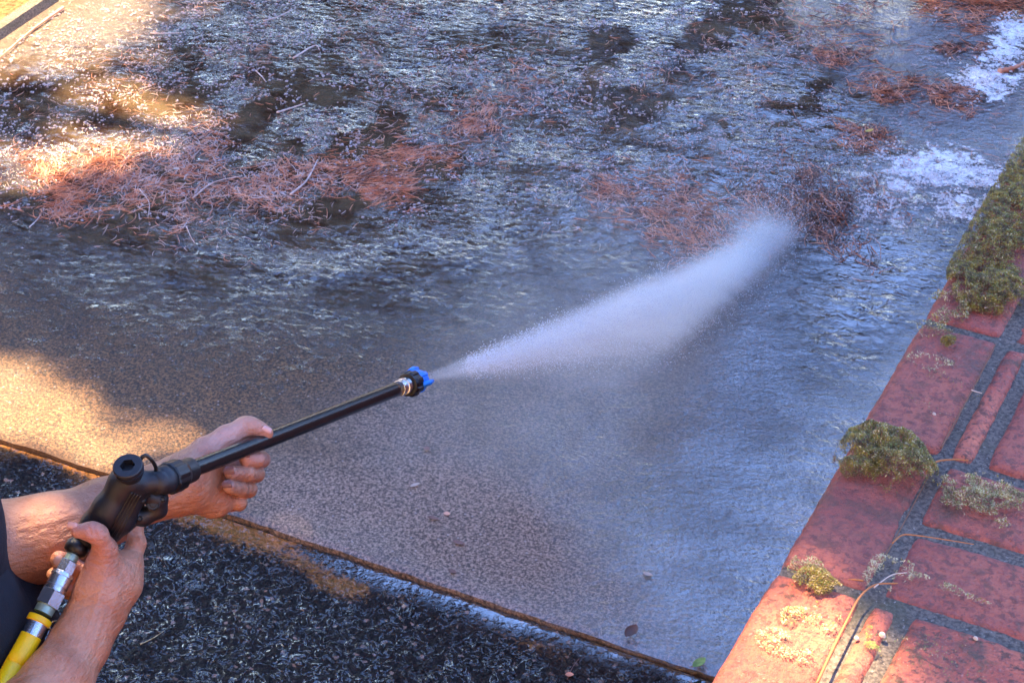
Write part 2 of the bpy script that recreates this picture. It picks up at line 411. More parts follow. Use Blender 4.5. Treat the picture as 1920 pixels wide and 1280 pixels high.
# asphalt, a little lower than the slab
X, Y, F = grid(-4.2, WALL_X+.02, -1.5, SLAB_Y-.004, .012)
d = SLAB_Y-Y
pud = np.exp(-((X-G(860, 1120)[0])/.33)**4)*sstep(.075, .03, d+.03*fbm(X*14, Y*14, seed=21))
pud = np.maximum(pud, np.exp(-((X-G(1230, 1235)[0])/.18)**4)*sstep(.05, .02, d+.03*fbm(X*14, Y*14, seed=21)))
mudA = blob(X, Y, [(470, 980, .22, .06, 1.0, 0), (620, 1050, .22, .04, .9, 0), (380, 960, .3, .05, .7, 0), (1000, 1190, .12, .04, .55, 0), (640, 1080, .08, .05, .8, 0)])
mudA = np.maximum(mudA, .75*np.exp(-(d/.02)**2))*(1-pud)
Z = -.0125+.005*(fbm(X*60, Y*60, seed=31, o=3)-.5)*(1-pud)+.006*(fbm(X*6, Y*6, seed=33)-.5)*(1-pud)
tag(mesh("asphalt_road", np.stack([X, Y, Z], -1), F, M["asphalt"], smooth=True, attrs=dict(mud=mudA, puddle=pud)), kind="structure")

# run-off water over the far slab
X, Y, F = grid(SLAB_X+.05, WALL_X-.01, 2.5, 6.2, .010)
dep = blob(X, Y, [(650, 190, .75, .75, 1.15, 25), (1250, 150, .55, .75, 1.2, 0), (1350, 300, .32, .45, 1.0, 0), (120, 200, .55, .45, .9, 0), (1000, 40, 1.2, .6, 1.1, 0), (1620, 330, .28, .35, .85, 0), (1650, 500, .14, .4, .7, 0),
       (480, 330, .34, .2, .8, 20), (200, 560, .25, .14, .25, 0), (560, 430, .25, .2, .55, 0)])
dep -= .9*blob(X, Y, [(1640, 40, .28, .38, 1, 0), (1780, 230, .18, .25, .7, 0), (60, 60, .3, .5, .5, 0)])
foam = blob(X, Y, [(1780, 318, .20, .13, .95, 10), (1680, 350, .18, .12, .66, 10), (1895, 80, .09, .26, .9, 0), (1850, 150, .13, .20, .85, 0), (1800, 385, .15, .14, .72, 0), (1640, 400, .15, .14, .5, 0), (1560, 290, .3, .3, .3, 0)])
foam = np.minimum(foam*1.15, 1.0)
calm = blob(X, Y, [(1330, 130, .30, .42, 1.2, 0), (1480, 130, .22, .30, 1.0, 0), (600, 330, .3, .2, .9, 0), (160, 380, .3, .2, .8, 0), (60, 180, .3, .3, .8, 0), (1180, 90, .2, .2, .7, 0), (680, 260, .35, .25, .7, 0), (480, 180, .35, .2, .6, 0), (1400, 230, .2, .3, .7, 0)])
calm = np.clip(calm*1.5, 0, 1)*sstep(.44, .56, fbm(X*10, Y*7, seed=44, o=4, g=.6))
keep = (dep > .03) | (foam > .2)
Z = .0035+.0035*(fbm(X*22+Y*6, Y*22, seed=41, o=3)-.5)+.006*foam*fbm(X*45, Y*45, seed=42)
ok = keep[F].all(1); F = F[ok]
used = np.unique(F); rm = -np.ones(len(X), int); rm[used] = np.arange(len(used))
tag(mesh("water", np.stack([X, Y, Z], -1)[used], rm[F], M["water"], smooth=True, attrs=dict(depth=dep[used], foam=foam[used], calm=calm[used])), kind="structure")

# ------------------------------------------------------------------ needles, flecks and twigs
def strands(cent, heading, length, rad, curve, z, mat_i, seg=5, sides=3, lift=None):
    """many curved needles as one vertex/face set"""
    n = len(cent); t = np.linspace(-.5, .5, seg)
    ang = heading[:, None]+curve[:, None]*t[None, :]*2
    st = length[:, None]/(seg-1)
    dx = np.cos(ang)*st; dy = np.sin(ang)*st
    x = cent[:, 0:1]+np.cumsum(dx, 1)-dx.sum(1, keepdims=True)/2; y = cent[:, 1:2]+np.cumsum(dy, 1)-dy.sum(1, keepdims=True)/2
    l = np.zeros(n) if lift is None else lift
    zz = z[:, None]+l[:, None]*t[None, :]*2*length[:, None]
    zz = np.maximum(zz, .002)
    nx, ny = -np.sin(ang), np.cos(ang)
    V = []
    for k in range(sides):
        a = 2*math.pi*k/sides; r = rad[:, None]*np.sqrt(np.clip(1.1-(2*t[None, :])**2, .12, 1))
        V.append(np.stack([x+nx*r*math.cos(a), y+ny*r*math.cos(a), zz+r*math.sin(a)], -1))
    V = np.stack(V, 2)                                   # n, seg, sides, 3
    idx = np.arange(n*seg*sides).reshape(n, seg, sides)
    a = idx[:, :-1, :]; b = idx[:, 1:, :]
    F = np.stack([a, np.roll(a, -1, 2), np.roll(b, -1, 2), b], -1).reshape(-1, 4)
    return V.reshape(-1, 3), F, np.repeat(mat_i, (seg-1)*sides)
def needles(name, cent, heading, length=(.02, .05), rad=(.0006, .0012), z=None, mats=None, parent=None, probs=None, curve=.8, lift=.0):
    n = len(cent)
    L = rng.uniform(*length, n); R = rng.uniform(*rad, n); cv = rng.normal(0, curve, n)
    z = rng.uniform(.005, .010, n) if z is None else z
    mi = rng.choice(len(mats), n, p=probs)
    V, F, m = strands(np.asarray(cent), np.asarray(heading), L, R, cv, z, mi, lift=rng.normal(0, lift, n) if lift else None)
    return mesh(name, V, F, mats, parent, True, matidx=m)
NM = [M["needle"], M["needle_dark"], M["needle_pink"]]
def drift(a, b, width, n, label, hgt=.018, head=None, spread=.7, probs=(.6, .2, .2), length=(.018, .05), bend=0.0, rad=(.0007, .0013)):
    """bank of needles swept together between two picture points on the ground"""
    A = G(*a)[:2]; B = G(*b)[:2]; d = B-A; L = np.linalg.norm(d); d /= L; nrm = np.array([-d[1], d[0]])
    n = int(n*.72); width = width*1.45; hgt = hgt*.7; t = rng.uniform(-.2, 1.2, n*6); s = rng.normal(0, 1, n*6)*width*(.45+.7*np.sin(np.pi*np.clip(t, .02, .98)))
    s += width*1.5*(fbm(t*5+a[0], t*0, seed=int(a[0]), o=3)-.5)*2+bend*np.sin(np.pi*t)
    c = A+np.outer(t*L, d)+np.outer(s, nrm)
    dn = fbm(c[:, 0]*26, c[:, 1]*26, seed=int(a[1])+3, o=4, g=.65); w_ = (.12+sstep(.44, .62, dn))*np.clip(1.3-1.0*np.abs(t-.5)*2, .0, 1)+.01
    pick = rng.choice(len(c), n, replace=False, p=w_/w_.sum()); c = c[pick]; t = t[pick]; s = s[pick]; dn = dn[pick]
    base = math.atan2(d[1], d[0])
    hd = (base if head is None else head)+rng.normal(0, spread, n)+(vnoise(c[:, 0]*20, c[:, 1]*20, seed=4)-.5)*1.5
    prof = np.exp(-((s-bend*np.sin(np.pi*t))/width)**2)*sstep(.42, .62, dn)
    z = .0045+rng.uniform(0, 1, n)**1.5*hgt*.42*prof
    o = needles("needle_drift", c, hd, (length[0]*1.1, length[1]*1.2), rad, z, NM, None, probs, .42, .05)
    tag(o, label, "pine needles", "drifts of wet pine needles on the concrete", kind="stuff")
    return o
drift((60, 385), (245, 290), .045, 1700, "thick sunlit orange drift of needles at far left of the slab", .035, length=(.02, .055), probs=(.75, .15, .1))
drift((250, 320), (420, 345), .07, 900, "looping pinkish needle drift right of the sunlit orange one", .012, spread=1.5, probs=(.45, .1, .45))
drift((490, 390), (560, 300), .045, 900, "round reddish needle patch with pale twigs, left of centre", .018, spread=1.3, probs=(.6, .1, .3))
drift((640, 340), (815, 312), .038, 1200, "long narrow drift of combed reddish needles, upper middle", .022, spread=.35, probs=(.65, .2, .15))
drift((850, 248), (945, 212), .018, 420, "small slim red-brown needle drift above the long combed one", .016, spread=.35, probs=(.7, .25, .05), length=(.015, .04))
drift((820, 300), (1000, 120), .05, 650, "faint trail of needles running up from the slim drift", .006, spread=1.2, probs=(.35, .2, .45), length=(.01, .028))
drift((1110, 345), (1300, 400), .045, 700, "loose brown needle band left of the spray's tip", .012, spread=.9, probs=(.5, .25, .25))
drift((1210, 410), (1420, 462), .040, 1100, "needle band pushed along the upper edge of the spray", .018, spread=.6, probs=(.55, .25, .2), bend=-.02)
drift((1560, 110), (1610, 0), .06, 420, "scattered red-brown clump at the top, right of the dark water", .015, spread=1.3, probs=(.55, .4, .05))
drift((1540, 95), (1590, 120), .03, 200, "small ragged clump just below the top clump", .014, spread=1.3, probs=(.55, .4, .05))
drift((1620, 180), (1720, 150), .035, 420, "ragged red-brown clump between dark water and white foam", .018, spread=.8, probs=(.6, .35, .05))
drift((1760, 195), (1825, 180), .030, 320, "ragged clump close to the white foam at right", .018, spread=1.0, probs=(.6, .35, .05))
drift((1605, 285), (1660, 255), .030, 450, "compact brown clump holding a yellow leaf", .028, spread=1.2, probs=(.55, .4, .05))
drift((1780, 105), (1830, 85), .022, 180, "small dark clump near the upper foam", .014, spread=.8, probs=(.4, .6, 0))
drift((1740, 8), (1925, 8), .05, 1500, "red-brown bank of needles along the top right edge", .035, spread=.7, probs=(.7, .28, .02), length=(.02, .06))
drift((1430, 425), (1640, 372), .055, 1300, "dark muddy needles thrown up at the spray's tip", .09, spread=.6, head=1.9, probs=(.35, .55, .1), length=(.02, .06))

# loose litter: density follows the water
def scatter(n, zone, seed=0):
    out = []
    r = np.random.default_rng(seed)
    while sum(len(o) for o in out) < n:
        px = r.uniform(-40, 1960, n*3); py = r.uniform(-40, 1280, n*3)
        out.append(np.stack([px, py], -1)[r.uniform(0, 1, n*3) < zone(px, py)])
    return np.concatenate(out)[:n]
def togr(pp, z=0.0):
    a = (pp[:, 0]-960)/FPX; b = -(pp[:, 1]-640)/FPX
    w = cam2w(a, b, np.ones(len(pp))); k = (z-CAMZ)/(w[:, 2]-CAMZ)
    return np.stack([w[:, 0]*k, w[:, 1]*k], -1)
def zone_litter(px, py):
    lim = 370+90*np.sin(px/260.)-.0*px
    lim = np.where(px > 1000, 430, lim)
    z = sstep(lim+70, lim-80, py)
    z = z*(.12+.88*sstep(.42, .62, fbm(px/95., py/55., seed=51)))
    z = z*np.where(px > 1480, .35, 1.)
    g = togr(np.stack([px, py], -1)); z = z*(g[:, 0] < WALL_X-.06)*(g[:, 0] > SLAB_X)
    return z
pp = scatter(4800, zone_litter, 1); c = togr(pp)
o = needles("needle_litter", c, rng.uniform(0, math.pi*2, len(c)), (.008, .032), (.0004, .0008), rng.uniform(.005, .008, len(c)), NM, None, (.35, .2, .45), .4)
tag(o, "loose pinkish needles and fragments floating all over the far wet concrete", "needle litter", kind="stuff")

def domes(name, c, r, mat, z0, squash=.5, seg=6, stretch=1.25):
    n = len(c); rings = [(0., 1.), (.6, .8), (.95, .35)]
    az = np.random.default_rng(5).uniform(0, math.pi, n); el = np.random.default_rng(6).uniform(1, stretch, n)
    V = []
    for (h, q) in rings:
        for k in range(seg):
            a = 2*math.pi*k/seg; ux = np.cos(a)*q*r*el; uy = np.sin(a)*q*r/el
            V.append(np.stack([c[:, 0]+ux*np.cos(az)-uy*np.sin(az), c[:, 1]+ux*np.sin(az)+uy*np.cos(az), z0+h*r*squash], -1))
    V.append(np.stack([c[:, 0], c[:, 1], z0+r*squash], -1))
    V = np.stack(V, 1); m = V.shape[1]; base = (np.arange(n)*m)[:, None, None]
    f = []
    for q in range(len(rings)-1):
        for k in range(seg): f.append([q*seg+k, q*seg+(k+1) % seg, (q+1)*seg+(k+1) % seg, (q+1)*seg+k])
    for k in range(seg): f.append([(len(rings)-1)*seg+k, (len(rings)-1)*seg+(k+1) % seg, m-1, m-1])
    f = np.array(f); q4 = f[f[:, 2] != f[:, 3]]; q3 = f[f[:, 2] == f[:, 3]][:, :3]
    F4 = (base+q4[None]).reshape(-1, 4); F3 = (base+q3[None]).reshape(-1, 3)
    allf = [list(x) for x in F4]+[list(x) for x in F3]
    return mesh(name, V.reshape(-1, 3), allf, mat, None, True)
def zone_bub(px, py):
    z = sstep(470, 330, py)*(.02+.98*sstep(.52, .60, fbm(px/60., py/26., seed=61, o=5, g=.62)))
    z = z*np.where(px > 1560, .25, 1.)
    g = togr(np.stack([px, py], -1)); return z*(g[:, 0] < WALL_X-.06)*(g[:, 0] > SLAB_X+.02)
pp = scatter(8000, zone_bub, 2); c = togr(pp)
o = domes("floating_bubbles", c, rng.uniform(.0010, .0028, len(c))*rng.choice([1, 1, 1.7], len(c)), M["bubble"], .0045)
tag(o, "small pale bubbles drifting in strings on the muddy water", "bubbles", kind="stuff")

M["foam"] = simple("foam", (.85, .86, .88), .3, .1, Coat_Weight=.5, Alpha=.6)
def zone_foam(px, py):
    q = np.exp(-(((px-1765)/105)**2+((py-325-.12*(px-1765))/26)**2))+np.exp(-(((px-1895)/28)**2+((py-75)/38)**2))+np.exp(-(((px-1850)/45)**2+((py-150)/24)**2))+.6*np.exp(-(((px-1790)/60)**2+((py-388)/26)**2))+.35*np.exp(-(((px-1650)/60)**2+((py-380)/40)**2))
    g = togr(np.stack([px, py], -1)); return np.clip(q*1.1*sstep(.44, .60, fbm(px/30., py/12., seed=91, o=5, g=.62))+.0*px, 0, 1)*(g[:, 0] < WALL_X-.01)
pp = scatter(2400, zone_foam, 4); c = togr(pp)
o = domes("foam", c, rng.uniform(.0012, .0040, len(c)), M["foam"], .006, .8)
tag(o, "white churned foam along the wall at the far right of the run-off", "foam", kind="stuff")

def twig(pts, r, label, mat="needle_pink", z=.008, name="twig", group="single twigs and stems on the wet ground"):
    q = [G(*p)+np.array([0, 0, z+rng.uniform(-.001, .002)]) for p in pts]
    q = spline(q, 5*len(q)); n = len(q)
    mb = MB(); tube(mb, q, [r*(1-.6*k/n)*(1+.2*math.sin(k*2.1)) for k in range(n)], 6)
    return tag(mb.build(name, M[mat], None, True), label, "twig", group)
twig([(362, 378), (400, 350), (455, 336)], .0022, "pale forked twig lying against the looping needle drift")
twig([(262, 360), (280, 385), (278, 415)], .0014, "short curved stem on dark concrete below the looping drift")
twig([(350, 430), (358, 450), (366, 462)], .0012, "tiny pale stem alone on the dark concrete, left of centre")
twig([(56, 432), (70, 418), (80, 406)], .0014, "thin stem below the sunlit orange drift", "needle_pink")
twig([(545, 372), (575, 345), (596, 305)], .0028, "pale bent twig at the right of the round needle patch")
twig([(120, 20), (60, 62), (0, 115)], .004, "long orange stick lying along the slab's far left edge", "needle")
twig([(283, 68), (310, 69), (342, 68)], .0018, "straight pale stem at the top left on the water")
twig([(495, 46), (520, 38), (548, 25)], .0022, "pale stem at top, left of the blue ripples")
twig([(550, 115), (590, 92), (600, 100)], .0022, "forked pale twig on dark water under the blue ripples")
twig([(520, 218), (545, 208), (572, 200)], .0026, "thick pale twig floating on dark brown water")
twig([(480, 138), (492, 150), (498, 158)], .0018, "short broken pale stem on dark water, top left")
twig([(845, 278), (862, 272), (880, 268)], .0020, "short pinkish twig between the two slim needle drifts", "needle_pink")
twig([(1484, 210), (1500, 240), (1520, 265)], .0016, "dark bent stem on rippled water left of the yellow leaf", "needle_dark")
twig([(1872, 140), (1898, 134), (1925, 122)], .008, "fat red-brown stick at the right edge between foam patches", "needle")
twig([(262, 1198), (285, 1186), (308, 1172)], .0012, "thin straw on the asphalt right of the yellow hose", "moss_pale", z=-.012)
twig([(1064, 1262), (1074, 1240), (1086, 1225)], .0010, "faint curled stalk on the asphalt at the bottom middle", "needle_dark", z=-.012)
def leafmesh(name, p, L, Wd, ang, mat, label, cat, z=.01, curl=.3):
    g = np.array([*G(*p)[:2], z]) if len(p) == 2 else np.asarray(p, float); V = []; n = 7
    for k in range(n):
        t = k/(n-1); w = Wd*math.sin(math.pi*min(max(t*.94+.03, 0), 1))**.8
        for s in (-1, 0, 1):
            u = (t-.5)*L; v = s*w/2; zz = curl*abs(v)+curl*L*.25*(t-.5)**2*4
            V.append([g[0]+u*math.cos(ang)-v*math.sin(ang), g[1]+u*math.sin(ang)+v*math.cos(ang), g[2]+zz])
    m = len(V); V += [[a, b, c-.0008] for a, b, c in V]
    F = []
    for k in range(n-1):
        for s in range(2):
            a = k*3+s; F.append([a, a+1, a+4, a+3]); F.append([m+a+3, m+a+4, m+a+1, m+a])
    return tag(mesh(name, V, F, mat, None, True), label, cat)
leafmesh("fallen_leaf", (1627, 271), .022, .010, .9, M["yleaf"], "small yellow leaf lying on the compact brown clump", "leaf", .036)
leafmesh("fallen_leaf", (332, 330), .016, .011, .3, M["chip"], "pale cream flake on the looping needle drift", "leaf", .018)
leafmesh("fallen_leaf", (1310, 1252), .03, .016, 1.2, M["moss_green"], "small green leaf where slab, asphalt and wall meet", "leaf", .012)
leafmesh("fallen_leaf", (1183, 1197), .034, .020, 1.4, M["needle_dark"], "curled black leaf standing on the slab's front edge", "leaf", .012, .8)
leafmesh("fallen_leaf", (1068, 1256), .014, .010, .4, M["needle"], "tiny orange leaf on asphalt at the bottom middle", "leaf", -.010)
for (px, py, L, W_, a, mt, lb) in [(812, 975, .022, .008, .1, "needle_dark", "dark bark flake on the pale washed concrete"),
        (860, 1021, .024, .009, .0, "needle_dark", "slim dark bark flake below the first on pale concrete"),
        (800, 845, .012, .012, .0, "needle_dark", "round black fleck on the concrete right of the lance"),
        (848, 1075, .016, .009, .0, "needle_dark", "dark flake close to the slab's front joint"),
        (838, 967, .012, .010, .3, "needle", "orange fleck right of the dark bark flake"),
        (1214, 1080, .018, .008, .0, "chip", "pale chip on the blue wet concrete near the wall"),
        (778, 913, .020, .008, 1.0, "chip", "pale bluish sliver on the concrete below the nozzle")]:
    o = leafmesh("bark_flake", (px, py), L, W_, a, M[mt], lb, "bark flake", .006, .15); o["group"] = "small flakes on the washed concrete"

# ------------------------------------------------------------------ brick wall
wall = empty("brick_wall", (WALL_X, 2.4, 0), "low red brick wall with mossy brick coping along the right of the driveway", "brick wall")
def bricktop(x0, x1, y0, y1, z, seed, step=.004, mb_=None):
    step = max(step, min(x1-x0, y1-y0)/40 if y0 > 0 else .02)
    X, Y, F = grid(x0, x1, y0, y1, step)
    ex_, ey_ = np.minimum(X-x0, x1-X), np.minimum(Y-y0, y1-Y)
    chip = .004*fbm(X*90, Y*90, seed=seed)+.008*sstep(.64, .8, fbm(X*22, Y*22, seed=seed+3))
    e = np.minimum(ex_, ey_)
    Z = z-.008*np.exp(-e/.0035)-chip*np.exp(-e/.006)-.0012*fbm(X*160, Y*160, seed=seed+9)-.003*fbm(X*14, Y*14, seed=seed+5)
    cx, cy = (x0+x1)/2, (y0+y1)/2
    # ragged outline
    k = np.exp(-e/.004); wob = .0016*(fbm(X*45, Y*45, seed=seed+7)-.5)
    Xn = X+k*wob; Yn = Y+k*wob
    corner = np.exp(-(ex_+ey_)/.008)*.0030
    Xn += np.sign(cx-X)*corner; Yn += np.sign(cy-Y)*corner
    V = np.stack([Xn, Yn, Z], -1); n0 = len(V)
    nx = len(np.unique(np.round(X, 6))); ny = len(X)//nx; idx = np.arange(nx*ny).reshape(nx, ny)
    ring = list(idx[:, 0])+list(idx[-1, 1:])+list(idx[-2::-1, -1])+list(idx[0, -2:0:-1])
    Vr = V[ring].copy(); Vr[:, 2] = z-.055
    R = len(ring); F2 = np.array([[ring[(k+1) % R], ring[k], n0+k, n0+(k+1) % R] for k in range(R)])
    return np.concatenate([V, Vr]), np.concatenate([F, F2])
HB = 1.4
u = lambda q: q*HB
Vs, Fs, TN, n = [], [], [], 0
def addb(*a):
    global n
    V, F = bricktop(*a); Vs.append(V); TN.append(np.full(len(V), rng.uniform(0, 1))); Fs.append(F+n); n += len(V)
rows = []; y = 1.100+.170*0
bounds = [(k, 1.105+.1700*(k-0)) for k in range(-6, 16)]
seed = 100
for k, uu in bounds:
    y0, y1 = u(uu+.003), u(uu+.167); seed += 11
    dz = (seed*7 % 5)*.0007
    far = (y0 > 3.6 or y1 < 1.2)
    st = .012 if far else .0035
    addb(WALL_X, -.378, y0, y1, TOPZ-dz, seed, st)
    if k % 2 == 0:      # row of bricks lying across
        ym = (y0+y1)/2; x0 = -.366
        for q in range(5):
            addb(x0, x0+.215, y0, ym-.004, TOPZ-.002-dz, seed+q, st if q == 0 else .012); addb(x0+(-.03 if q else -.016)*0, x0+.215, ym+.004+.004, y1, TOPZ-dz, seed+q+50, st if q == 0 else .012); x0 += .228
    else:
        addb(-.3685, -.342, y0+(.0), y1-.004, TOPZ-.001, seed+1, st)
        x0 = -.330
        for q in range(4):
            addb(x0, x0+.26, y0, y1, TOPZ-dz, seed+q+2, st if q == 0 else .012); x0 += .275
cop = mesh("brick_coping", np.concatenate(Vs), np.concatenate(Fs), M["brick"], wall, True, attrs=dict(tone=np.concatenate(TN)))
X, Y, F = grid(WALL_X+.004, .78, -1.0, 5.0, .012)
Z = TOPZ-.0105+.0012*fbm(X*30, Y*30, seed=71, o=2)
mesh("mortar", np.stack([X, Y, Z], -1), F, M["mortar"], wall, True)
# faces of the wall below the coping
mb = MB()
def box(mb, a, b):
    (x0, y0, z0), (x1, y1, z1) = a, b
    mb.add([(x0, y0, z0), (x1, y0, z0), (x1, y1, z0), (x0, y1, z0), (x0, y0, z1), (x1, y0, z1), (x1, y1, z1), (x0, y1, z1)],
           [[3, 2, 1, 0], [4, 5, 6, 7], [0, 1, 5, 4], [1, 2, 6, 5], [2, 3, 7, 6], [3, 0, 4, 7]])
for r in range(14):
    z0 = -.02+r*.0750; off = .115*(r % 2); yy = -1.0-off
    while yy < 5.0:
        box(mb, (WALL_X+.004, max(yy, -1.0), z0), (WALL_X+.10, min(yy+.218, 5.0), z0+.066)); yy += .229
mb.build("wall_face", M["brick"], wall)
mb = MB(); box(mb, (WALL_X+.010, -.99, -.05), (.77, 4.99, TOPZ-.03)); mb.build("wall_core", M["mortar"], wall)

# ------------------------------------------------------------------ moss
def moss(name, px, py, rx, ry, hgt, n, label, mats, probs, blade=(.004, .009), cat="moss", irregular=.5, turn=0.0, rough=1.0):
    cat_solid = name == "moss_cushion"; n = int(n*(3.6 if cat_solid else 1.6)); blade = (blade[0]*.42, blade[1]*.36); hgt = hgt*(.75 if cat_solid else .5)
    g = G(px, py, TOPZ); r = np.sqrt(rng.uniform(0, 1, n)); a = rng.uniform(0, 2*math.pi, n)
    k = 1+irregular*(vnoise(np.cos(a)*1.5+5+px, np.sin(a)*1.5+py, seed=5)-.5)*1.6
    r = r*k; X0 = r*rx*np.cos(a); Y0 = r*ry*np.sin(a); ct, st = math.cos(turn), math.sin(turn)
    X = g[0]+X0*ct-Y0*st; Y = g[1]+X0*st+Y0*ct
    solid = np.sqrt(np.clip(1-(r/np.maximum(k, .1))**2, 0, 1))
    H = hgt*solid*(.35+1.1*fbm(X*55, Y*55, seed=9, o=3))
    Z = TOPZ-.001+H*(1-.35*rng.uniform(0, 1, n)**2)
    dn = fbm(X*60, Y*60, seed=19, o=4, g=.6); keep = (X > WALL_X-.004) & (dn+rng.uniform(-.06, .06, n) > (.30+.27*r**2+(.10 if hgt < .012 else 0) if cat_solid else .53)); X, Y, Z, a, r = X[keep], Y[keep], Z[keep], a[keep], r[keep]; n = len(X)
    # each blade: bent two-quad leaf
    L = rng.uniform(*blade, n); w = L*rng.uniform(.16, .34, n)
    az = a+rng.normal(0, 1.2, n); up = rng.uniform(-.1, 1.0, n)*rough
    d = np.stack([np.cos(az)*np.cos(up), np.sin(az)*np.cos(up), np.sin(up)], -1)
    sd_ = np.stack([-np.sin(az), np.cos(az), rng.normal(0, .4, n)], -1)
    p = np.stack([X, Y, Z], -1); b = p-d*L[:, None]*.5; m = p+np.stack([0*L, 0*L, L*.12], -1); e = p+d*L[:, None]*.5
    q = [b-sd_*w[:, None]*.3, b+sd_*w[:, None]*.3, m+sd_*w[:, None]*.5, m-sd_*w[:, None]*.5, e+sd_*w[:, None]*.12, e-sd_*w[:, None]*.12]
    V = np.stack(q, 1).reshape(-1, 3); base = (np.arange(n)*6)[:, None, None]
    F = (base+np.array([[0, 1, 2, 3], [3, 2, 4, 5]])[None]).reshape(-1, 4)
    mi = np.repeat(rng.choice(len(mats), n, p=probs), 2)
    return tag(mesh(name, V, F, mats, None, False, matidx=mi), label, cat, "moss growing on the brick coping", kind="stuff")
MM = [M["moss"], M["moss_pale"], M["moss_green"], M["needle_dark"]]
moss("moss_cushion", 1650, 858, .062, .058, .034, 9000, "round olive moss cushion on the coping's edge, largest of the lower ones", MM, (.76, .12, .04, .08))
moss("moss_cushion", 1530, 1088, .024, .020, .016, 1800, "small dark moss tuft near the lower left coping brick", MM, (.70, .14, .04, .12))
moss("dry_moss", 1540, 1150, .034, .020, .009, 900, "pale yellow-green dry moss below the small tuft", MM, (.1, .6, .28, .02), (.005, .010), turn=.4)
moss("dry_moss", 1475, 1205, .030, .018, .006, 450, "sparse cream dry moss on the lowest coping brick", MM, (.08, .82, .08, .02), (.005, .010))
moss("dry_moss", 1515, 1065, .018, .016, .012, 500, "pale dry moss behind the small dark tuft", MM, (.2, .62, .16, .02), (.004, .008))
moss("moss_cushion", 1845, 935, .055, .048, .011, 4200, "loose greyish moss mat right of the round cushion", MM, (.46, .42, .04, .08))
moss("dry_moss", 1660, 1075, .022, .030, .007, 800, "cream dry moss strewn over the mortar joint", MM, (.08, .84, .04, .04), (.004, .009))
moss("dry_moss", 1770, 1098, .042, .007, .006, 420, "thin strip of dry moss on the right-hand brick", MM, (.25, .65, .02, .08), (.004, .009), turn=-.1)
moss("moss_cushion", 1885, 430, .070, .190, .020, 24000, "big continuous olive moss mat at the far end of the coping", MM, (.80, .06, .03, .11), irregular=.35)
moss("moss_cushion", 1860, 545, .055, .050, .022, 6500, "dark moss cushion at the near end of the big moss mat", MM, (.80, .05, .02, .13))
moss("moss_cushion", 1905, 330, .05, .11, .016, 7000, "thin far strip of moss at the picture's right edge", MM, (.80, .06, .03, .11))
moss("dry_moss", 1775, 590, .030, .045, .018, 2200, "yellowish straggling moss at the coping edge below the mat", MM, (.55, .36, .04, .05), turn=.3)
moss("moss_cushion", 1783, 645, .012, .012, .014, 700, "tiny dark moss tuft on the reddish brick below the mat", MM, (.7, .1, 0, .2))
moss("dry_moss", 1750, 680, .028, .014, .005, 350, "cream crumbs of moss beside the tiny tuft", MM, (.15, .8, .0, .05))
moss("dry_moss", 1760, 740, .05, .05, .0035, 500, "dark specks of moss on the middle coping brick", MM, (.55, .15, .05, .25), (.002, .006))
moss("green_moss", 1636, 1180, .006, .014, .003, 300, "bright green moss streak on the narrow brick", MM, (0, .05, .95, 0), (.003, .006))
moss("green_moss", 1633, 1208, .010, .006, .003, 200, "bright green moss dab lower on the narrow brick", MM, (0, .05, .95, 0), (.003, .006))
moss("green_moss", 1770, 1235, .07, .03, .002, 240, "green moss flecks on the bottom right brick", MM, (.1, .4, .5, 0), (.003, .006))
# long needles on the bricks
def bneedle(pts, r, label, mat="needle", z=.005):
    q = [G(a, b, TOPZ)+np.array([0, 0, z]) for a, b in pts]; q = spline(q, 8*len(q)); mb = MB(); tube(mb, q, [r*(1-.5*k/len(q)) for k in range(len(q))], 6)
    return tag(mb.build("pine_needle", M[mat], None, True), label, "pine needle", "long needles lying on the coping")
M["root"] = simple("dark_root", (.16, .06, .025), .6, .3, 60)
M["rust"] = simple("rusty_root", (.36, .13, .035), .6, .3, 60)
bneedle([(1530, 1290), (1560, 1225), (1590, 1165), (1612, 1125), (1640, 1103), (1682, 1100)], .0016, "long orange stem curving along the mortar joint", "rust")
bneedle([(1618, 1095), (1600, 1093), (1590, 1093)], .0011, "short orange needle pointing left from the joint", "rust")
bneedle([(1672, 1025), (1690, 1010), (1715, 1010), (1770, 1018), (1825, 1027)], .0009, "thin reddish needle on the right-hand brick", "rust")
bneedle([(1735, 890), (1755, 872), (1790, 868), (1815, 870)], .0013, "reddish curved needle beside the round moss cushion", "rust")
bneedle([(1652, 1052), (1690, 985), (1722, 925), (1752, 868)], .0008, "dark thin stem in the joint right of the moss cushion", "root", -.003)
bneedle([(1765, 835), (1800, 770), (1835, 705), (1868, 640)], .0010, "dark root along the upper mortar joint", "root", -.003)
bneedle([(1820, 738), (1840, 744)], .0008, "short pale needle on the narrow upper brick", "chip")
bneedle([(1845, 584), (1868, 580), (1880, 582)], .0009, "pale needle under the big moss mat", "chip")
bneedle([(1638, 1108), (1670, 1085), (1700, 1080)], .0008, "thin pale needle over the dry moss", "chip")
for (x, y, rr, lb) in [(1607, 1192, .0026, "white pebble on the mortar joint"), (1752, 772, .0022, "white crumb on the middle coping brick"), (1830, 1192, .0025, "tan crumb on the bottom right brick"), (1655, 1186, .0035, "grey snail-like pebble on the narrow brick")]:
    g = G(x, y, TOPZ); o = domes("pebble", np.array([[g[0], g[1]]]), np.array([rr]), M["chip"], TOPZ-.003, 1.0, 10, 1.3); tag(o, lb, "pebble", "crumbs on the coping")

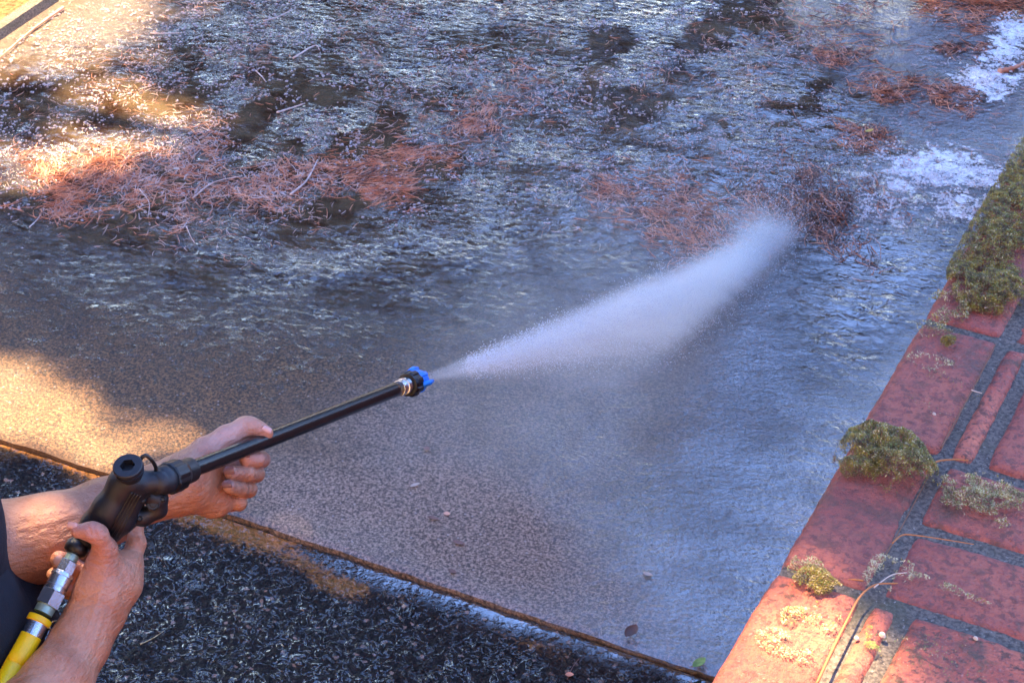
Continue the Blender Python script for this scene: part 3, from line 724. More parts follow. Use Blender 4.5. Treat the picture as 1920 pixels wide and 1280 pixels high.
# ------------------------------------------------------------------ smooth bodies from blended capsules
def smin(a, b, k):
    if k <= 0: return np.minimum(a, b)
    h = np.maximum(k-np.abs(a-b), 0)/k
    return np.minimum(a, b)-h*h*k*.25
def nets(F, org, h):
    """surface nets of the field F (negative inside)"""
    nx, ny, nz = F.shape; S_ = F < 0
    cnt = np.zeros((nx-1, ny-1, nz-1), np.int8)
    sl = lambda a, i: a[i[0]:i[0]+nx-1, i[1]:i[1]+ny-1, i[2]:i[2]+nz-1]
    cor = [(i, j, k) for i in (0, 1) for j in (0, 1) for k in (0, 1)]
    for c in cor: cnt += sl(S_, c)
    act = (cnt > 0) & (cnt < 8); cells = np.argwhere(act)
    idx = -np.ones(act.shape, np.int64); idx[act] = np.arange(len(cells))
    acc = np.zeros((len(cells), 3)); num = np.zeros(len(cells))
    for a in cor:
        for ax in range(3):
            if a[ax]: continue
            b = list(a); b[ax] = 1
            fa = F[cells[:, 0]+a[0], cells[:, 1]+a[1], cells[:, 2]+a[2]]; fb = F[cells[:, 0]+b[0], cells[:, 1]+b[1], cells[:, 2]+b[2]]
            m = (fa < 0) != (fb < 0); t = np.where(m, fa/(fa-fb+1e-20), 0)
            p = np.array(a, float)[None]+t[:, None]*np.eye(3)[ax][None]
            acc += np.where(m[:, None], p, 0); num += m
    V = (cells+acc/num[:, None])*h+np.asarray(org)
    Fc = []
    for ax in range(3):
        o = [q for q in range(3) if q != ax]
        s0 = np.moveaxis(S_, ax, 0); I = np.moveaxis(idx, ax, 0)
        e = s0[:-1] != s0[1:]
        e = e[:, 1:-1, 1:-1]; k = np.argwhere(e)
        i, j, l = k[:, 0], k[:, 1], k[:, 2]
        q = np.stack([I[i, j, l], I[i, j+1, l], I[i, j+1, l+1], I[i, j, l+1]], -1)
        ins = s0[:-1][:, 1:-1, 1:-1][i, j, l]
        flip = ins if ax != 1 else ~ins
        q[~flip] = q[~flip][:, ::-1]
        Fc.append(q[(q >= 0).all(1)])
    return V, np.concatenate(Fc)
def field(groups, h, pad=.02):
    """groups: list of (caps, k, K); a cap is (p0, p1, r0, r1[, squash-axis, squash])"""
    allp = np.array([q for g in groups for c in g[0] for q in (c[0], c[1])]); R = max(max(c[2], c[3]) for g in groups for c in g[0])
    lo = allp.min(0)-R-pad; hi = allp.max(0)+R+pad
    N = np.ceil((hi-lo)/h).astype(int)+1
    ax = [lo[i]+h*np.arange(N[i]) for i in range(3)]
    F = np.full(N, 1.0, np.float32)
    for caps, k, K in groups:
        Fg = np.full(N, 1.0, np.float32)
        for c in caps:
            p0, p1 = np.asarray(c[0], float), np.asarray(c[1], float); r0, r1 = c[2], c[3]
            m = max(r0, r1)+.03+max(k, K)
            a = np.maximum(0, ((np.minimum(p0, p1)-m-lo)/h).astype(int)); b = np.minimum(N, ((np.maximum(p0, p1)+m-lo)/h).astype(int)+1)
            X = ax[0][a[0]:b[0], None, None]; Y = ax[1][None, a[1]:b[1], None]; Z = ax[2][None, None, a[2]:b[2]]
            d = p1-p0; L2 = max(float(d@d), 1e-12)
            t = np.clip(((X-p0[0])*d[0]+(Y-p0[1])*d[1]+(Z-p0[2])*d[2])/L2, 0, 1)
            ux, uy, uz = X-p0[0]-t*d[0], Y-p0[1]-t*d[1], Z-p0[2]-t*d[2]
            if len(c) > 4:       # flatten along an axis
                w = np.asarray(c[4], float); w = w/np.linalg.norm(w); s = ux*w[0]+uy*w[1]+uz*w[2]; q = (1/c[5]-1)*s
                ux, uy, uz = ux+q*w[0], uy+q*w[1], uz+q*w[2]
            dist = np.sqrt(ux*ux+uy*uy+uz*uz)-(r0+(r1-r0)*t)
            if len(c) > 4: dist = dist*(.5+.5*c[5])
            sl = tuple(slice(a[i], b[i]) for i in range(3))
            Fg[sl] = smin(Fg[sl], dist.astype(np.float32), k)
        F = smin(F, Fg, K)
    return F, lo, h
def chain(pts, **kw):
    out = []
    for a, b in zip(pts[:-1], pts[1:]):
        out.append((C(*a[:3]), C(*b[:3]), a[3], b[3]))
    return out
def w2c(p):
    p = np.asarray(p, float); X = p[..., 0]; Y = p[..., 1]; Z = p[..., 2]-CAMZ
    Xr = X*math.cos(YAW)+Y*math.sin(YAW); Yr = -X*math.sin(YAW)+Y*math.cos(YAW)
    return np.stack([Xr, Yr*_s+Z*_c, Yr*_c-Z*_s], -1)
def c2w(q): return cam2w(q[:, 0], q[:, 1], q[:, 2])

# ------------------------------------------------------------------ lance axis
LA, LB = P(325, 893, 2.38), P(760, 723, 2.84)
LD = (LB-LA)/np.linalg.norm(LB-LA); LFR = frame(LD); LL = np.linalg.norm(LB-LA)

# front hand (the person's left): palm up under the lance
hl = []
hl.append((chain([(-190, 1062, 2.40, .050), (0, 1024, 2.435, .0485), (90, 1006, 2.45, .0465), (200, 958, 2.468, .0355), (300, 920, 2.482, .0285), (345, 905, 2.487, .0280)]), .02, 0))
hl.append((chain([(345, 905, 2.487, .0270), (384, 910, 2.516, .0200), (445, 890, 2.606, .0120)])+chain([(350, 922, 2.490, .022), (402, 938, 2.520, .0155), (440, 940, 2.570, .0115)])
           + chain([(392, 882, 2.524, .017), (455, 862, 2.602, .011)]), .02, .018))
hl.append((chain([(345, 892, 2.485, .024), (385, 850, 2.500, .0185), (425, 820, 2.518, .0140), (458, 800, 2.533, .0114), (470, 800, 2.535, .0110), (484, 806, 2.537, .0098), (499, 812, 2.540, .0086)]), .006, .016))
hl.append((chain([(450, 862, 2.590, .0115), (485, 860, 2.586, .0102), (491, 861, 2.560, .0097), (482, 861, 2.534, .0091), (462, 861, 2.514, .0086)]), .003, .0015))
hl.append((chain([(445, 888, 2.582, .011), (474, 887, 2.578, .0102), (481, 888, 2.552, .0098), (464, 888, 2.520, .0090), (434, 886, 2.492, .0085)]), .003, .0012))
hl.append((chain([(438, 914, 2.570, .011), (460, 917, 2.568, .0100), (467, 917, 2.544, .0096), (450, 916, 2.514, .0088), (430, 912, 2.488, .0082)]), .003, .0012))
hl.append((chain([(425, 938, 2.555, .012), (448, 942, 2.552, .0092), (448, 942, 2.535, .0088), (425, 935, 2.520, .0078)]), .004, .004))
# rear hand (the person's right): round the grip
hr = []
hr.append((chain([(-10, 1430, 2.235, .046), (50, 1350, 2.275, .041), (108, 1276, 2.315, .0345), (150, 1205, 2.350, .0295), (178, 1148, 2.368, .0265)]), .02, 0))
hr.append((chain([(178, 1148, 2.368, .0265), (196, 1098, 2.374, .0235), (203, 1062, 2.376, .0180)])+chain([(196, 1140, 2.378, .0225), (226, 1090, 2.392, .0205), (241, 1058, 2.398, .0150)]), .02, .018))
hr.append((chain([(180, 1105, 2.366, .0215), (192, 1052, 2.362, .0155), (197, 1030, 2.356, .0128), (184, 1001, 2.337, .0100), (172, 996, 2.333, .0097), (146, 995, 2.334, .0080)]), .007, .012))
hr.append((chain([(241, 1062, 2.402, .0140), (256, 1018, 2.412, .0100), (253, 990, 2.420, .0085), (222, 975, 2.420, .0080)]), .006, .006))
hr.append((chain([(225, 1085, 2.402, .014), (160, 1075, 2.425, .0105), (122, 1052, 2.412, .0100), (111, 1048, 2.385, .0098)]), .004, .002))
hr.append((chain([(215, 1110, 2.400, .014), (150, 1100, 2.425, .0100), (112, 1080, 2.412, .0094), (102, 1077, 2.388, .0086)]), .004, .002))
hr.append((chain([(205, 1130, 2.398, .013), (160, 1125, 2.418, .0088), (125, 1108, 2.410, .0082)]), .004, .002))
LINES = {0: [(372, 878, 382, 925, 2.5, .0011), (384, 872, 392, 905, 2.2, .0007), (454, 790, 461, 812, 2.2, .0008), (460, 788, 467, 812, 2.0, .0007), (474, 850, 474, 872, 2.2, .0009), (463, 878, 462, 898, 2.2, .0009), (452, 906, 451, 926, 2.2, .0009),
    (410, 845, 432, 838, 2.5, .0008), (40, 990, 150, 965, 5, -.0013), (150, 965, 250, 930, 5, -.0013), (60, 1040, 190, 985, 7, -.0012), (250, 935, 350, 905, 6, -.0016), (260, 955, 345, 925, 5, -.0012), (300, 940, 350, 915, 4, .0010)],
  1: [(158, 1038, 184, 1046, 2.2, .0011), (160, 1050, 190, 1060, 2.4, .0010), (150, 1062, 172, 1072, 2.2, .0008), (136, 1130, 180, 1110, 3, .0012), (142, 1142, 190, 1128, 2.6, .0009), (166, 984, 172, 1006, 2.2, .0009), (174, 982, 181, 1006, 2.2, .0008), (186, 985, 192, 1003, 2.2, .0007),
    (212, 1030, 236, 1085, 5, .0020), (200, 1065, 178, 1150, 7, -.0018), (178, 1150, 120, 1265, 6, -.0015), (205, 1120, 170, 1230, 5, -.0013), (225, 1100, 200, 1180, 6, -.0014), (190, 1150, 160, 1215, 4, .0009), (244, 1030, 262, 1034, 2.5, .0008)]}
VS, FS, n = [], [], 0
DIRT, PINK = [], []
def add_skin(V, F, dirt, pink):
    global n
    VS.append(V); FS.append(F+n); n += len(V); DIRT.append(dirt); PINK.append(pink)
for gs, ti in ((hl, 0), (hr, 1)):
    Fd, lo, h = field(gs, .0014); V, F = nets(Fd, lo, h)
    px = V[:, 0]/V[:, 2]*FPX+960; py = -V[:, 1]/V[:, 2]*FPX+640
    for x0, y0, x1, y1, w_, dd in LINES[ti]:         # creases, tendons and veins
        ll = (x1-x0)**2+(y1-y0)**2; tt = ((px-x0)*(x1-x0)+(py-y0)*(y1-y0))/ll; tc = np.clip(tt, 0, 1)
        q = (px-x0-tc*(x1-x0))**2+(py-y0-tc*(y1-y0))**2; V[:, 2] += dd*np.exp(-q/w_**2)*np.sin(np.pi*np.clip(tc*.9+.05, 0, 1))**.5
    if ti == 0:
        dirt = np.exp(-(((px-440)/22)**2+((py-895)/28)**2))*.75*(V[:, 2] < 2.57)+.5*sstep(2.53, 2.56, V[:, 2])*(px > 440)*(py > 840)  # fingertip dirt, plus darker skin on the deeper-lying finger parts
        pink = np.clip(np.exp(-(((px-430)/70)**2+((py-820)/45)**2))+.5*np.exp(-(((px-485)/30)**2+((py-860)/14)**2)), 0, 1)
    else:
        dirt = .5*np.exp(-(((px-105)/16)**2+((py-1060)/25)**2)); pink = np.clip(np.exp(-(((px-160)/60)**2+((py-1010)/70)**2)), 0, 1)
    add_skin(c2w(V), F, dirt, pink)
# body hidden mostly off the picture: head, neck, upper arms (world metres)
BX, BY = -1.420, 1.286
SR, SL = np.array([BX+.185, BY-.05, 1.40]), np.array([BX-.185, BY-.05, 1.40])
ER, EL = cam2w(*C(-10, 1430, 2.235)), cam2w(*C(-190, 1062, 2.40))
ER2, EL2 = ER+np.array([.015, -.09, .035]), EL+np.array([-.05, -.10, .03])
hd = np.array([BX+.01, BY+.12, 1.60])
bd = [([(SR, ER2, .055, .043), (ER2, ER, .043, .046)], .03, 0), ([(SL, EL2, .055, .045), (EL2, EL, .045, .050)], .03, 0),
      ([(hd+[0, -.01, .03], hd+[0, .0, .045], .083, .080, (1, 0, 0), .88), (hd+[0, .045, -.03], hd+[0, .06, -.06], .055, .042), (hd+[0, -.02, -.05], np.array([BX, BY-.02, 1.42]), .052, .058),
        (np.array([BX, BY-.03, 1.42]), np.array([BX, BY-.03, 1.34]), .06, .08)], .03, .02),
      ([(hd+[0, .088, .02], hd+[0, .108, -.012], .008, .013), (hd+[.072, .0, .01], hd+[.075, -.005, -.02], .012, .009, (1, 0, 0), .5), (hd+[-.072, .0, .01], hd+[-.075, -.005, -.02], .012, .009, (1, 0, 0), .5),
        (hd+[-.02, .098, -.045], hd+[.02, .098, -.045], .008, .008)], .006, .01),
      ([(np.array([BX+s_*.09, BY+.02, .12]), np.array([BX+s_*.09, BY, .5]), .04, .055) for s_ in (1, -1)]+[(np.array([BX+s_*.09, BY, .5]), np.array([BX+s_*.08, BY-.04, .92]), .055, .08) for s_ in (1, -1)]+[(np.array([BX, BY-.03, .95]), np.array([BX, BY-.03, 1.35]), .09, .11)], .03, .02)]
Fd, lo, h = field(bd, .008); V, F = nets(Fd, lo, h); add_skin(V, F, np.zeros(len(V)), np.zeros(len(V)))
person = empty("person", (BX, BY, 0), "person in a dark navy shirt holding the pressure washer lance with both hands", "person")
body = mesh("body", np.concatenate(VS), np.concatenate(FS), M["skin"], person, True, attrs=dict(dirt=np.concatenate(DIRT), pink=np.concatenate(PINK)))
def sdfpart(name, groups, h, mat, parent, wr=None):
    Fd, lo, h = field(groups, h); V, F = nets(Fd, lo, h)
    if wr: V = V+wr(V)
    return mesh(name, V, F, mat, parent, True)
def wrinkle(V):
    d = (fbm(V[:, 0]*9, V[:, 1]*9, V[:, 2]*14, seed=77)-.5)*.022; c = V-np.array([BX, BY, 0]); c[:, 2] = 0
    return c/(np.linalg.norm(c, axis=1)[:, None]+1e-6)*d[:, None]
tb = np.array
sdfpart("shirt", [([(tb([BX-.07, BY+.045, .80]), tb([BX+.07, BY+.045, .80]), .112, .112), (tb([BX-.07, BY+.02, 1.00]), tb([BX+.045, BY+.02, 1.00]), .112, .108), (tb([BX-.09, BY-.05, 1.27]), tb([BX+.07, BY-.05, 1.27]), .105, .105),
      (tb([BX-.12, BY-.04, 1.37]), tb([BX+.12, BY-.04, 1.37]), .072, .072), (tb([BX, BY+.02, .80]), tb([BX-.02, BY-.03, 1.3]), .125, .105)], .06, 0),
      ([(SR, SR+(ER2-SR)*.68, .068, .060)], .02, .04), ([(SL, SL+(EL2-SL)*.68, .068, .060)], .02, .04)], .008, M["shirt"], person, wrinkle)
sdfpart("trousers", [([(tb([BX-.07, BY, .86]), tb([BX+.07, BY, .86]), .108, .108)]+[(tb([BX+s_*.08, BY-.01, .86]), tb([BX+s_*.095, BY+.01, .48]), .100, .075) for s_ in (1, -1)]
      + [(tb([BX+s_*.095, BY+.01, .48]), tb([BX+s_*.10, BY, .09]), .075, .062) for s_ in (1, -1)], .03, 0)], .009, M["trousers"], person, wrinkle)
for s_ in (1, -1):
    sdfpart("shoe", [([(tb([BX+s_*.10, BY-.03, .035]), tb([BX+s_*.115, BY+.16, .022]), .048, .040), (tb([BX+s_*.10, BY-.02, .07]), tb([BX+s_*.10, BY+.02, .06]), .05, .045)], .03, 0)], .006, M["shoe"], person)
sdfpart("hair", [([(hd+[0, -.03, .055], hd+[0, .02, .075], .086, .076), (hd+[0, -.05, .0], hd+[0, -.045, .05], .070, .08)], .02, 0)], .006, M["hair"], person)
for s_ in (1, -1):
    mb = MB(); lathe(mb, hd+[s_*.030, .078, .018], hd+[s_*.030, .098, .018], [(0, .004), (.003, .010), (.009, .011), (.015, .008), (.018, .002)], 12); mb.build("eye", M["chip"], person, True)
from mathutils.bvhtree import BVHTree
EYE = Vector((0, 0, CAMZ))
def caster(V, F):
    bv = BVHTree.FromPolygons([tuple(v) for v in V], [tuple(int(i) for i in f) for f in F])
    def cast(px, py, dflt):
        q = Vector(P(px, py, 1.0)); hit = bv.ray_cast(EYE, (q-EYE).normalized())[0]
        return float(w2c(np.array(hit))[2]) if hit else dflt
    return cast
skin_at = caster(np.concatenate(VS[:2]), np.concatenate(FS[:2]))
# nails
def nail(px, py, d, L, Wd, ang, mat, tilt=0.0, bulge=.0035, turn=0.0):
    c = C(px, py, skin_at(px, py, d)+.0012); a = math.radians(ang); X = np.array([math.cos(a), math.sin(a), 0]); Y = np.array([-math.sin(a), math.cos(a), 0]); Z = np.array([0, 0, -1.0])
    q = math.radians(tilt); X = X*math.cos(q)+Z*math.sin(q); Z = np.cross(X, Y); Z = Z if Z[2] < 0 else -Z
    w_ = math.radians(turn); Y = Y*math.cos(w_)+Z*math.sin(w_); Z = np.cross(X, Y); Z = Z if Z[2] < 0 else -Z
    V = []; N = 9
    for i in range(N):
        for j in range(N):
            s, t = i/(N-1)*2-1, j/(N-1)*2-1
            e = (1-.25*t*t) if s < 0 else (1-.10*t*t); v = t*(1-.35*max(0, abs(s)-.5))
            V.append(c+X*s*e*L/2+Y*v*Wd/2+Z*(bulge*(1-t*t)*.8+.0008*(1-s*s)))
    F = [[i*N+j, (i+1)*N+j, (i+1)*N+j+1, i*N+j+1] for i in range(N-1) for j in range(N-1)]
    o = len(V); V += [v-Z*.0012 for v in V]; F += [[o+q_ for q_ in f[::-1]] for f in F]
    return mesh("fingernail", c2w(np.array(V)), F, mat, person, True)
nail(499, 806, 2.532, .012, .010, -28, M["nail"], -14, turn=25)
nail(430, 882, 2.5165, .013, .0115, 8, M["nail_dirty"], 15, turn=12)
nail(426, 908, 2.509, .012, .0105, 5, M["nail_dirty"], 15, turn=12)
nail(462, 853, 2.529, .010, .009, 5, M["nail_dirty"], 15, turn=40)
nail(137, 986, 2.3270, .012, .011, 170, M["nail"], -8, turn=-35)
nail(111, 1051, 2.3765, .013, .012, -55, M["nail"], -18)
nail(104, 1079, 2.3805, .012, .010, -20, M["nail"], -18)

# ------------------------------------------------------------------ pressure washer gun
gun = empty("pressure_washer_gun", P(240, 890, 2.35), "black pressure washer gun and lance held in both hands with a blue nozzle", "pressure washer gun")
g0, g1 = (243, 900, 2.350), (146, 1026, 2.376)
gb = [(chain([(243, 898, 2.345, .0145), (234, 905, 2.350, .0165), (203, 955, 2.358, .0165), (178, 985, 2.366, .0150), (150, 1022, 2.376, .0115)]), .01, 0),
      (chain([(256, 922, 2.358, .0125), (227, 975, 2.366, .0145), (196, 1012, 2.378, .0115)]), .006, .006),
      (chain([(262, 905, 2.352, .013), (300, 902, 2.358, .0130)]), .006, .008),
      (chain([(268, 925, 2.372, .010), (296, 935, 2.382, .011), (297, 955, 2.388, .0095), (268, 968, 2.388, .0105), (240, 965, 2.382, .011)]), .004, .005)]
V, F = nets(*field(gb, .0012)); mesh("handle", c2w(V), F, M["blackmatte"], gun, True); gun_at = caster(c2w(V), F)
# ribs down the side of the grip
for k, o_ in enumerate((0, 1, 2, 3)):
    mb = MB(); off = o_*6.5
    rp = [(248+off*.8+(203-248+off*.2)*q/12, 922+off*.3+(1000-922)*q/12) for q in range(13)]; tube(mb, [P(x_, y_, gun_at(x_, y_, 2.35)) for x_, y_ in rp], .0012, 6); mb.build("grip_rib", M["black"], gun, True)
# round cap with hexagonal socket, pointing up at the sky
cd = cam2w(*(C(240, 880, 2.345)))*0
ct_ = P(239, 872, 2.322); cb_ = P(244, 900, 2.345)
capdir = w = (cam2w(0., .62, -.78)-cam2w(0., 0., 0.)); capdir = capdir/np.linalg.norm(capdir)
capdir = capdir+np.array([-.08, 0, 0]); capdir /= np.linalg.norm(capdir)
fx, fy, fz = frame(capdir); base = ct_-capdir*.019
mb = MB(); seg = 48; V = []
prof = [(0, .0125), (.004, .0145), (.008, .0150), (.009, .0163), (.0125, .0167), (.0130, .0152), (.0142, .0152), (.0147, .0167), (.0180, .0165), (.0192, .0155), (.0192, .0085)]
for t_, r_ in prof:
    for i in range(seg):
        a = 2*math.pi*i/seg; rr = r_
        if r_ == .0085: rr = .0085*math.cos(math.pi/6)/math.cos((a % (math.pi/3))-math.pi/6)
        V.append(base+fz*t_+fx*rr*math.cos(a)+fy*rr*math.sin(a))
for t_ in (.0105,):
    for i in range(seg):
        a = 2*math.pi*i/seg; rr = .0082*math.cos(math.pi/6)/math.cos((a % (math.pi/3))-math.pi/6)
        V.append(base+fz*t_+fx*rr*math.cos(a)+fy*rr*math.sin(a))
nr = len(V)//seg; F = [[k*seg+i, k*seg+(i+1) % seg, (k+1)*seg+(i+1) % seg, (k+1)*seg+i] for k in range(nr-1) for i in range(seg)]
F.append([(nr-1)*seg+i for i in range(seg)]); mb.add(V, F); mb.build("end_cap", M["blackmatte"], gun)
# strap from cap to collar
mb = MB(); tube(mb, spline([P(262, 862, 2.335), P(272, 853, 2.335), P(284, 862, 2.34), P(292, 876, 2.35), P(291, 888, 2.355)], 20), .0022, 8); mb.build("strap", M["black"], gun, True)
# collar of the lance
def onaxis(t): return LA+LD*t
mb = MB(); lathe(mb, onaxis(-.036), onaxis(0), [(0, .0125), (.012, .0132), (.014, .0150), (.018, .0162), (.024, .0165)], 36, LFR); mb.build("lance_socket", M["blackmatte"], gun, True)
mb = MB(); lathe(mb, onaxis(-.012), onaxis(0), [(0, .0170), (.002, .0182), (.020, .0182), (.024, .0165), (.028, .0148), (.045, .0142), (.047, .0125), (.050, .0100)], 48, LFR,
    rfun=lambda a, k: 1+.025*math.cos(12*a) if 1 <= k <= 2 else 1); mb.build("lance_collar", M["black"], gun)
# screws and moulded shield on the trigger housing
for (x, y, d) in [(305, 936, 2.370), (268, 938, 2.362), (262, 972, 2.376)]:
    q = P(x, y, gun_at(x, y, d)); nrm = -(q-np.array([0, 0, CAMZ])); mb = MB(); lathe(mb, q, q+nrm, [(-.003, .0032), (.0006, .0032), (.0012, .0024), (.0004, .0018)], 14); mb.build("screw", M["black"], gun)
q = P(287, 945, gun_at(287, 945, 2.3745)); nrm = -(q-np.array([0, 0, CAMZ])); mb = MB(); lathe(mb, q, q+nrm, [(-.003, .0078), (.0005, .0078), (.0010, .0068), (.0004, .0060), (.0004, .004), (.001, .003)], 8); mb.build("moulded_badge", M["black"], gun)
mb = MB(); tube(mb, spline([P(262, 930, 2.372), P(262, 965, 2.392), P(240, 990, 2.400), P(215, 1005, 2.398)], 16), [.0045]*17, 8); mb.build("trigger", M["black"], gun, True)
# tube, steel fitting, black ring, blue nozzle
mb = MB(); tube(mb, [onaxis(t) for t in np.linspace(.02, LL-.016, 30)], .0097, 40); mb.build("lance_tube", M["tube"], gun, True)
mb = MB(); lathe(mb, onaxis(LL-.019), onaxis(LL), [(0, .0085), (.0005, .0104), (.008, .0108), (.0085, .0098), (.0115, .0098), (.012, .0113), (.020, .0115), (.0205, .0098), (.030, .0098)], 40, LFR); mb.build("steel_fitting", M["steel"], gun)
mb = MB(); lathe(mb, onaxis(LL+.004), onaxis(LL+1), [(0, .0118), (.0005, .0150), (.004, .0160), (.010, .0165), (.016, .0165), (.018, .0152), (.022, .013)], 72, LFR,
    rfun=lambda a, k: 1+(.07 if (a*8/(2*math.pi)) % 1 < .5 else -.02) if 2 <= k <= 4 else 1); mb.build("lock_ring", M["black"], gun)
mb = MB(); lathe(mb, onaxis(LL+.021), onaxis(LL+1), [(0, .0120), (.001, .0146), (.012, .0150), (.020, .0142), (.022, .0125), (.0225, .0085), (.020, .0075), (.020, .001)], 72, LFR,
    rfun=lambda a, k: 1+(.07 if (a*6/(2*math.pi)+.2) % 1 < .38 else -.05) if 1 <= k <= 3 else 1); nz = mb.build("nozzle", M["blue"], gun)
for kk in (0, 1, 2):
    a = kk*2*math.pi/3+.9; rd = LFR[0]*math.cos(a)+LFR[1]*math.sin(a); mb = MB()
    tube(mb, [onaxis(LL+.020)+rd*.0150, onaxis(LL+.036)+rd*.0165, onaxis(LL+.047)+rd*.0158], [.0030, .0042, .0024], 10); mb.build("nozzle_lug", M["blue"], gun, True)
# fittings behind the grip, along the hose axis
H0, H1 = P(141, 1032, 2.368), P(72, 1165, 2.336)
HDv = (H1-H0)/np.linalg.norm(H1-H0); HL = np.linalg.norm(H1-H0); HF = frame(HDv)
def hx(t): return H0+HDv*t
hexf = lambda a, k: 1/math.cos((a % (math.pi/3))-math.pi/6)*.93
mb = MB(); lathe(mb, hx(-.012), hx(1), [(0, .0100), (.003, .0128), (.009, .0135), (.014, .0125), (.017, .009)], 36, HF); mb.build("rubber_ring", M["black"], gun, True)
mb = MB(); lathe(mb, hx(.004), hx(1), [(0, .0072), (.012, .0074), (.0125, .0085)], 30, HF); mb.build("threaded_stub", M["brass"], gun)
mb = MB(); lathe(mb, hx(.013), hx(1), [(0, .0088), (.001, .0096), (.014, .0096), (.015, .0088)], 36, HF, rfun=hexf); mb.build("hex_nut", M["steel"], gun)
mb = MB(); lathe(mb, hx(.027), hx(1), [(0, .0095), (.001, .0122), (.005, .0128), (.0055, .0120), (.017, .0122), (.0175, .0112), (.019, .0112), (.0195, .0126), (.023, .0124), (.024, .0105)], 44, HF); mb.build("coupler", M["steel"], gun)
mb = MB(); lathe(mb, hx(.050), hx(1), [(0, .0105), (.001, .0134), (.018, .0134), (.019, .0115)], 36, HF, rfun=hexf); mb.build("hex_nut", M["steel"], gun)
mb = MB(); lathe(mb, hx(.068), hx(1), [(0, .0108), (.009, .0105)], 30, HF); mb.build("threaded_stub", M["brass"], gun)

hose = empty("hose", hx(HL), "bright yellow high pressure hose with steel crimp leading from the gun", "hose")
mb = MB(); lathe(mb, hx(HL-.006), hx(1), [(0, .0105), (.001, .0135), (.007, .0137), (.008, .0115)], 36, HF); mb.build("collar_ring", M["yellow"], hose)
mb = MB(); lathe(mb, hx(HL), hx(1), [(0, .0108), (.002, .0113), (.020, .0113), (.021, .0105)], 36, HF); mb.build("crimp", M["steel"], hose)
E0 = P(20, 1262, 2.305)
pts = spline([hx(HL+.016), hx(HL+.022), (hx(HL+.022)*.5+E0*.5), E0, P(-30, 1370, 2.22), P(-50, 1470, 2.24), np.array([-1.10, 1.12, .45]), np.array([-1.0, .95, .12]), np.array([-1.0, .5, -.005]), np.array([-1.3, -.2, -.005]), np.array([-1.9, -1.0, -.005])], 90)
mb = MB(); tube(mb, pts, [.0108 if k < 1 else .0118 for k in range(len(pts))], 24); mb.build("hose_body", M["yellow"], hose, True)
# slim strand of steel links beside the hose
for (x, y, r_) in [(101, 1172, .0048), (97, 1186, .0045), (93, 1197, .0050), (88, 1208, .0036)]:
    q = P(x, y, 2.345); mb = MB(); ring = [q+HF[0]*r_*math.cos(a)+HF[2]*r_*math.sin(a)*1.2 for a in np.linspace(0, 2*math.pi, 14)]; tube(mb, ring, .0013, 6, False); mb.build("safety_link", M["steel"], gun, True)

# ------------------------------------------------------------------ water spray
N0 = onaxis(LL+.043); TA, TB = G(1455, 440), G(1232, 672)
ux = (TA-N0)/np.linalg.norm(TA-N0)+(TB-N0)/np.linalg.norm(TB-N0); ux /= np.linalg.norm(ux)
uz = np.cross(TB-N0, TA-N0); uz /= np.linalg.norm(uz); uy = np.cross(uz, ux)
HALF = .5*math.acos(np.dot(TA-N0, TB-N0)/np.linalg.norm(TA-N0)/np.linalg.norm(TB-N0))
if np.dot(TA-N0, uy) < 0: uy, uz = -uy, -uz
spray = empty("water_spray", N0, "white fan of high pressure water blasting from the blue nozzle onto the concrete", "water spray")
def placed(ob, X, Y, Z, o, parent=spray):
    m = Matrix(((X[0], Y[0], Z[0], o[0]), (X[1], Y[1], Z[1], o[1]), (X[2], Y[2], Z[2], o[2]), (0, 0, 0, 1)))
    ob.parent = parent; ob.matrix_parent_inverse = Matrix.Translation(parent.location).inverted(); ob.matrix_basis = m
def volmat(name, dens, col=(.94, 1.0, .99), an=.0):
    t = NT(name); d = dens(t)
    v = t.t.nodes.new("ShaderNodeVolumePrincipled"); t.put(v.inputs["Density"], d); v.inputs["Color"].default_value = (*col, 1); v.inputs["Anisotropy"].default_value = an
    t.t.links.new(v.outputs[0], t.out.inputs["Volume"]); t.m.cycles.volume_sampling = 'MULTIPLE_IMPORTANCE'
    return t.m
def fan_density(t):
    xyz = t.n("SeparateXYZ", Vector=t.co()); x, y, z = xyz.outputs
    ang = t.math('DIVIDE', t.math('ARCTAN2', y, x), HALF)
    r = t.math('SQRT', t.math('ADD', t.math('MULTIPLY', x, x), t.math('MULTIPLY', y, y)))
    win = t.math('MULTIPLY', t.ramp(ang, 1.03, .84), t.math('ADD', t.ramp(ang, -1.0, .75, 0.0, .85), t.ramp(ang, -2.0, .2, 0.0, .15)))
    sig = t.math('ADD', .003, t.math('MULTIPLY', r, .0115))
    g = t.math('DIVIDE', z, sig); g = t.math('EXPONENT', t.math('MULTIPLY', t.math('MULTIPLY', g, g), -.5))
    comb = t.n("CombineXYZ", X=t.math('MULTIPLY', ang, 20.0), Y=t.math('MULTIPLY', r, .9), Z=t.math('MULTIPLY', t.math('DIVIDE', z, t.math('ADD', r, .05)), 5.0))
    st = t.noise(1.6, 4, .65, comb.outputs[0]); st = t.ramp(st, .42, .63, .0, 3.0)
    d = t.math('MULTIPLY', t.math('MULTIPLY', win, g), st)
    near = t.math('DIVIDE', 1.0, t.math('ADD', .22, r))
    return t.math('MULTIPLY', t.math('MULTIPLY', d, near), FAN_D)
FAN_D = 21.0
def outward(v, f):
    v = np.asarray(v, float); c = v.mean(0); o = []
    for q in f:
        nn = np.cross(v[q[1]]-v[q[0]], v[q[2]]-v[q[0]]); o.append(q if nn@(v[list(q)].mean(0)-c) > 0 else q[::-1])
    return o
R_ = 2.12; wA, wB = math.tan(HALF*1.10)*R_, math.tan(HALF*2.0)*R_
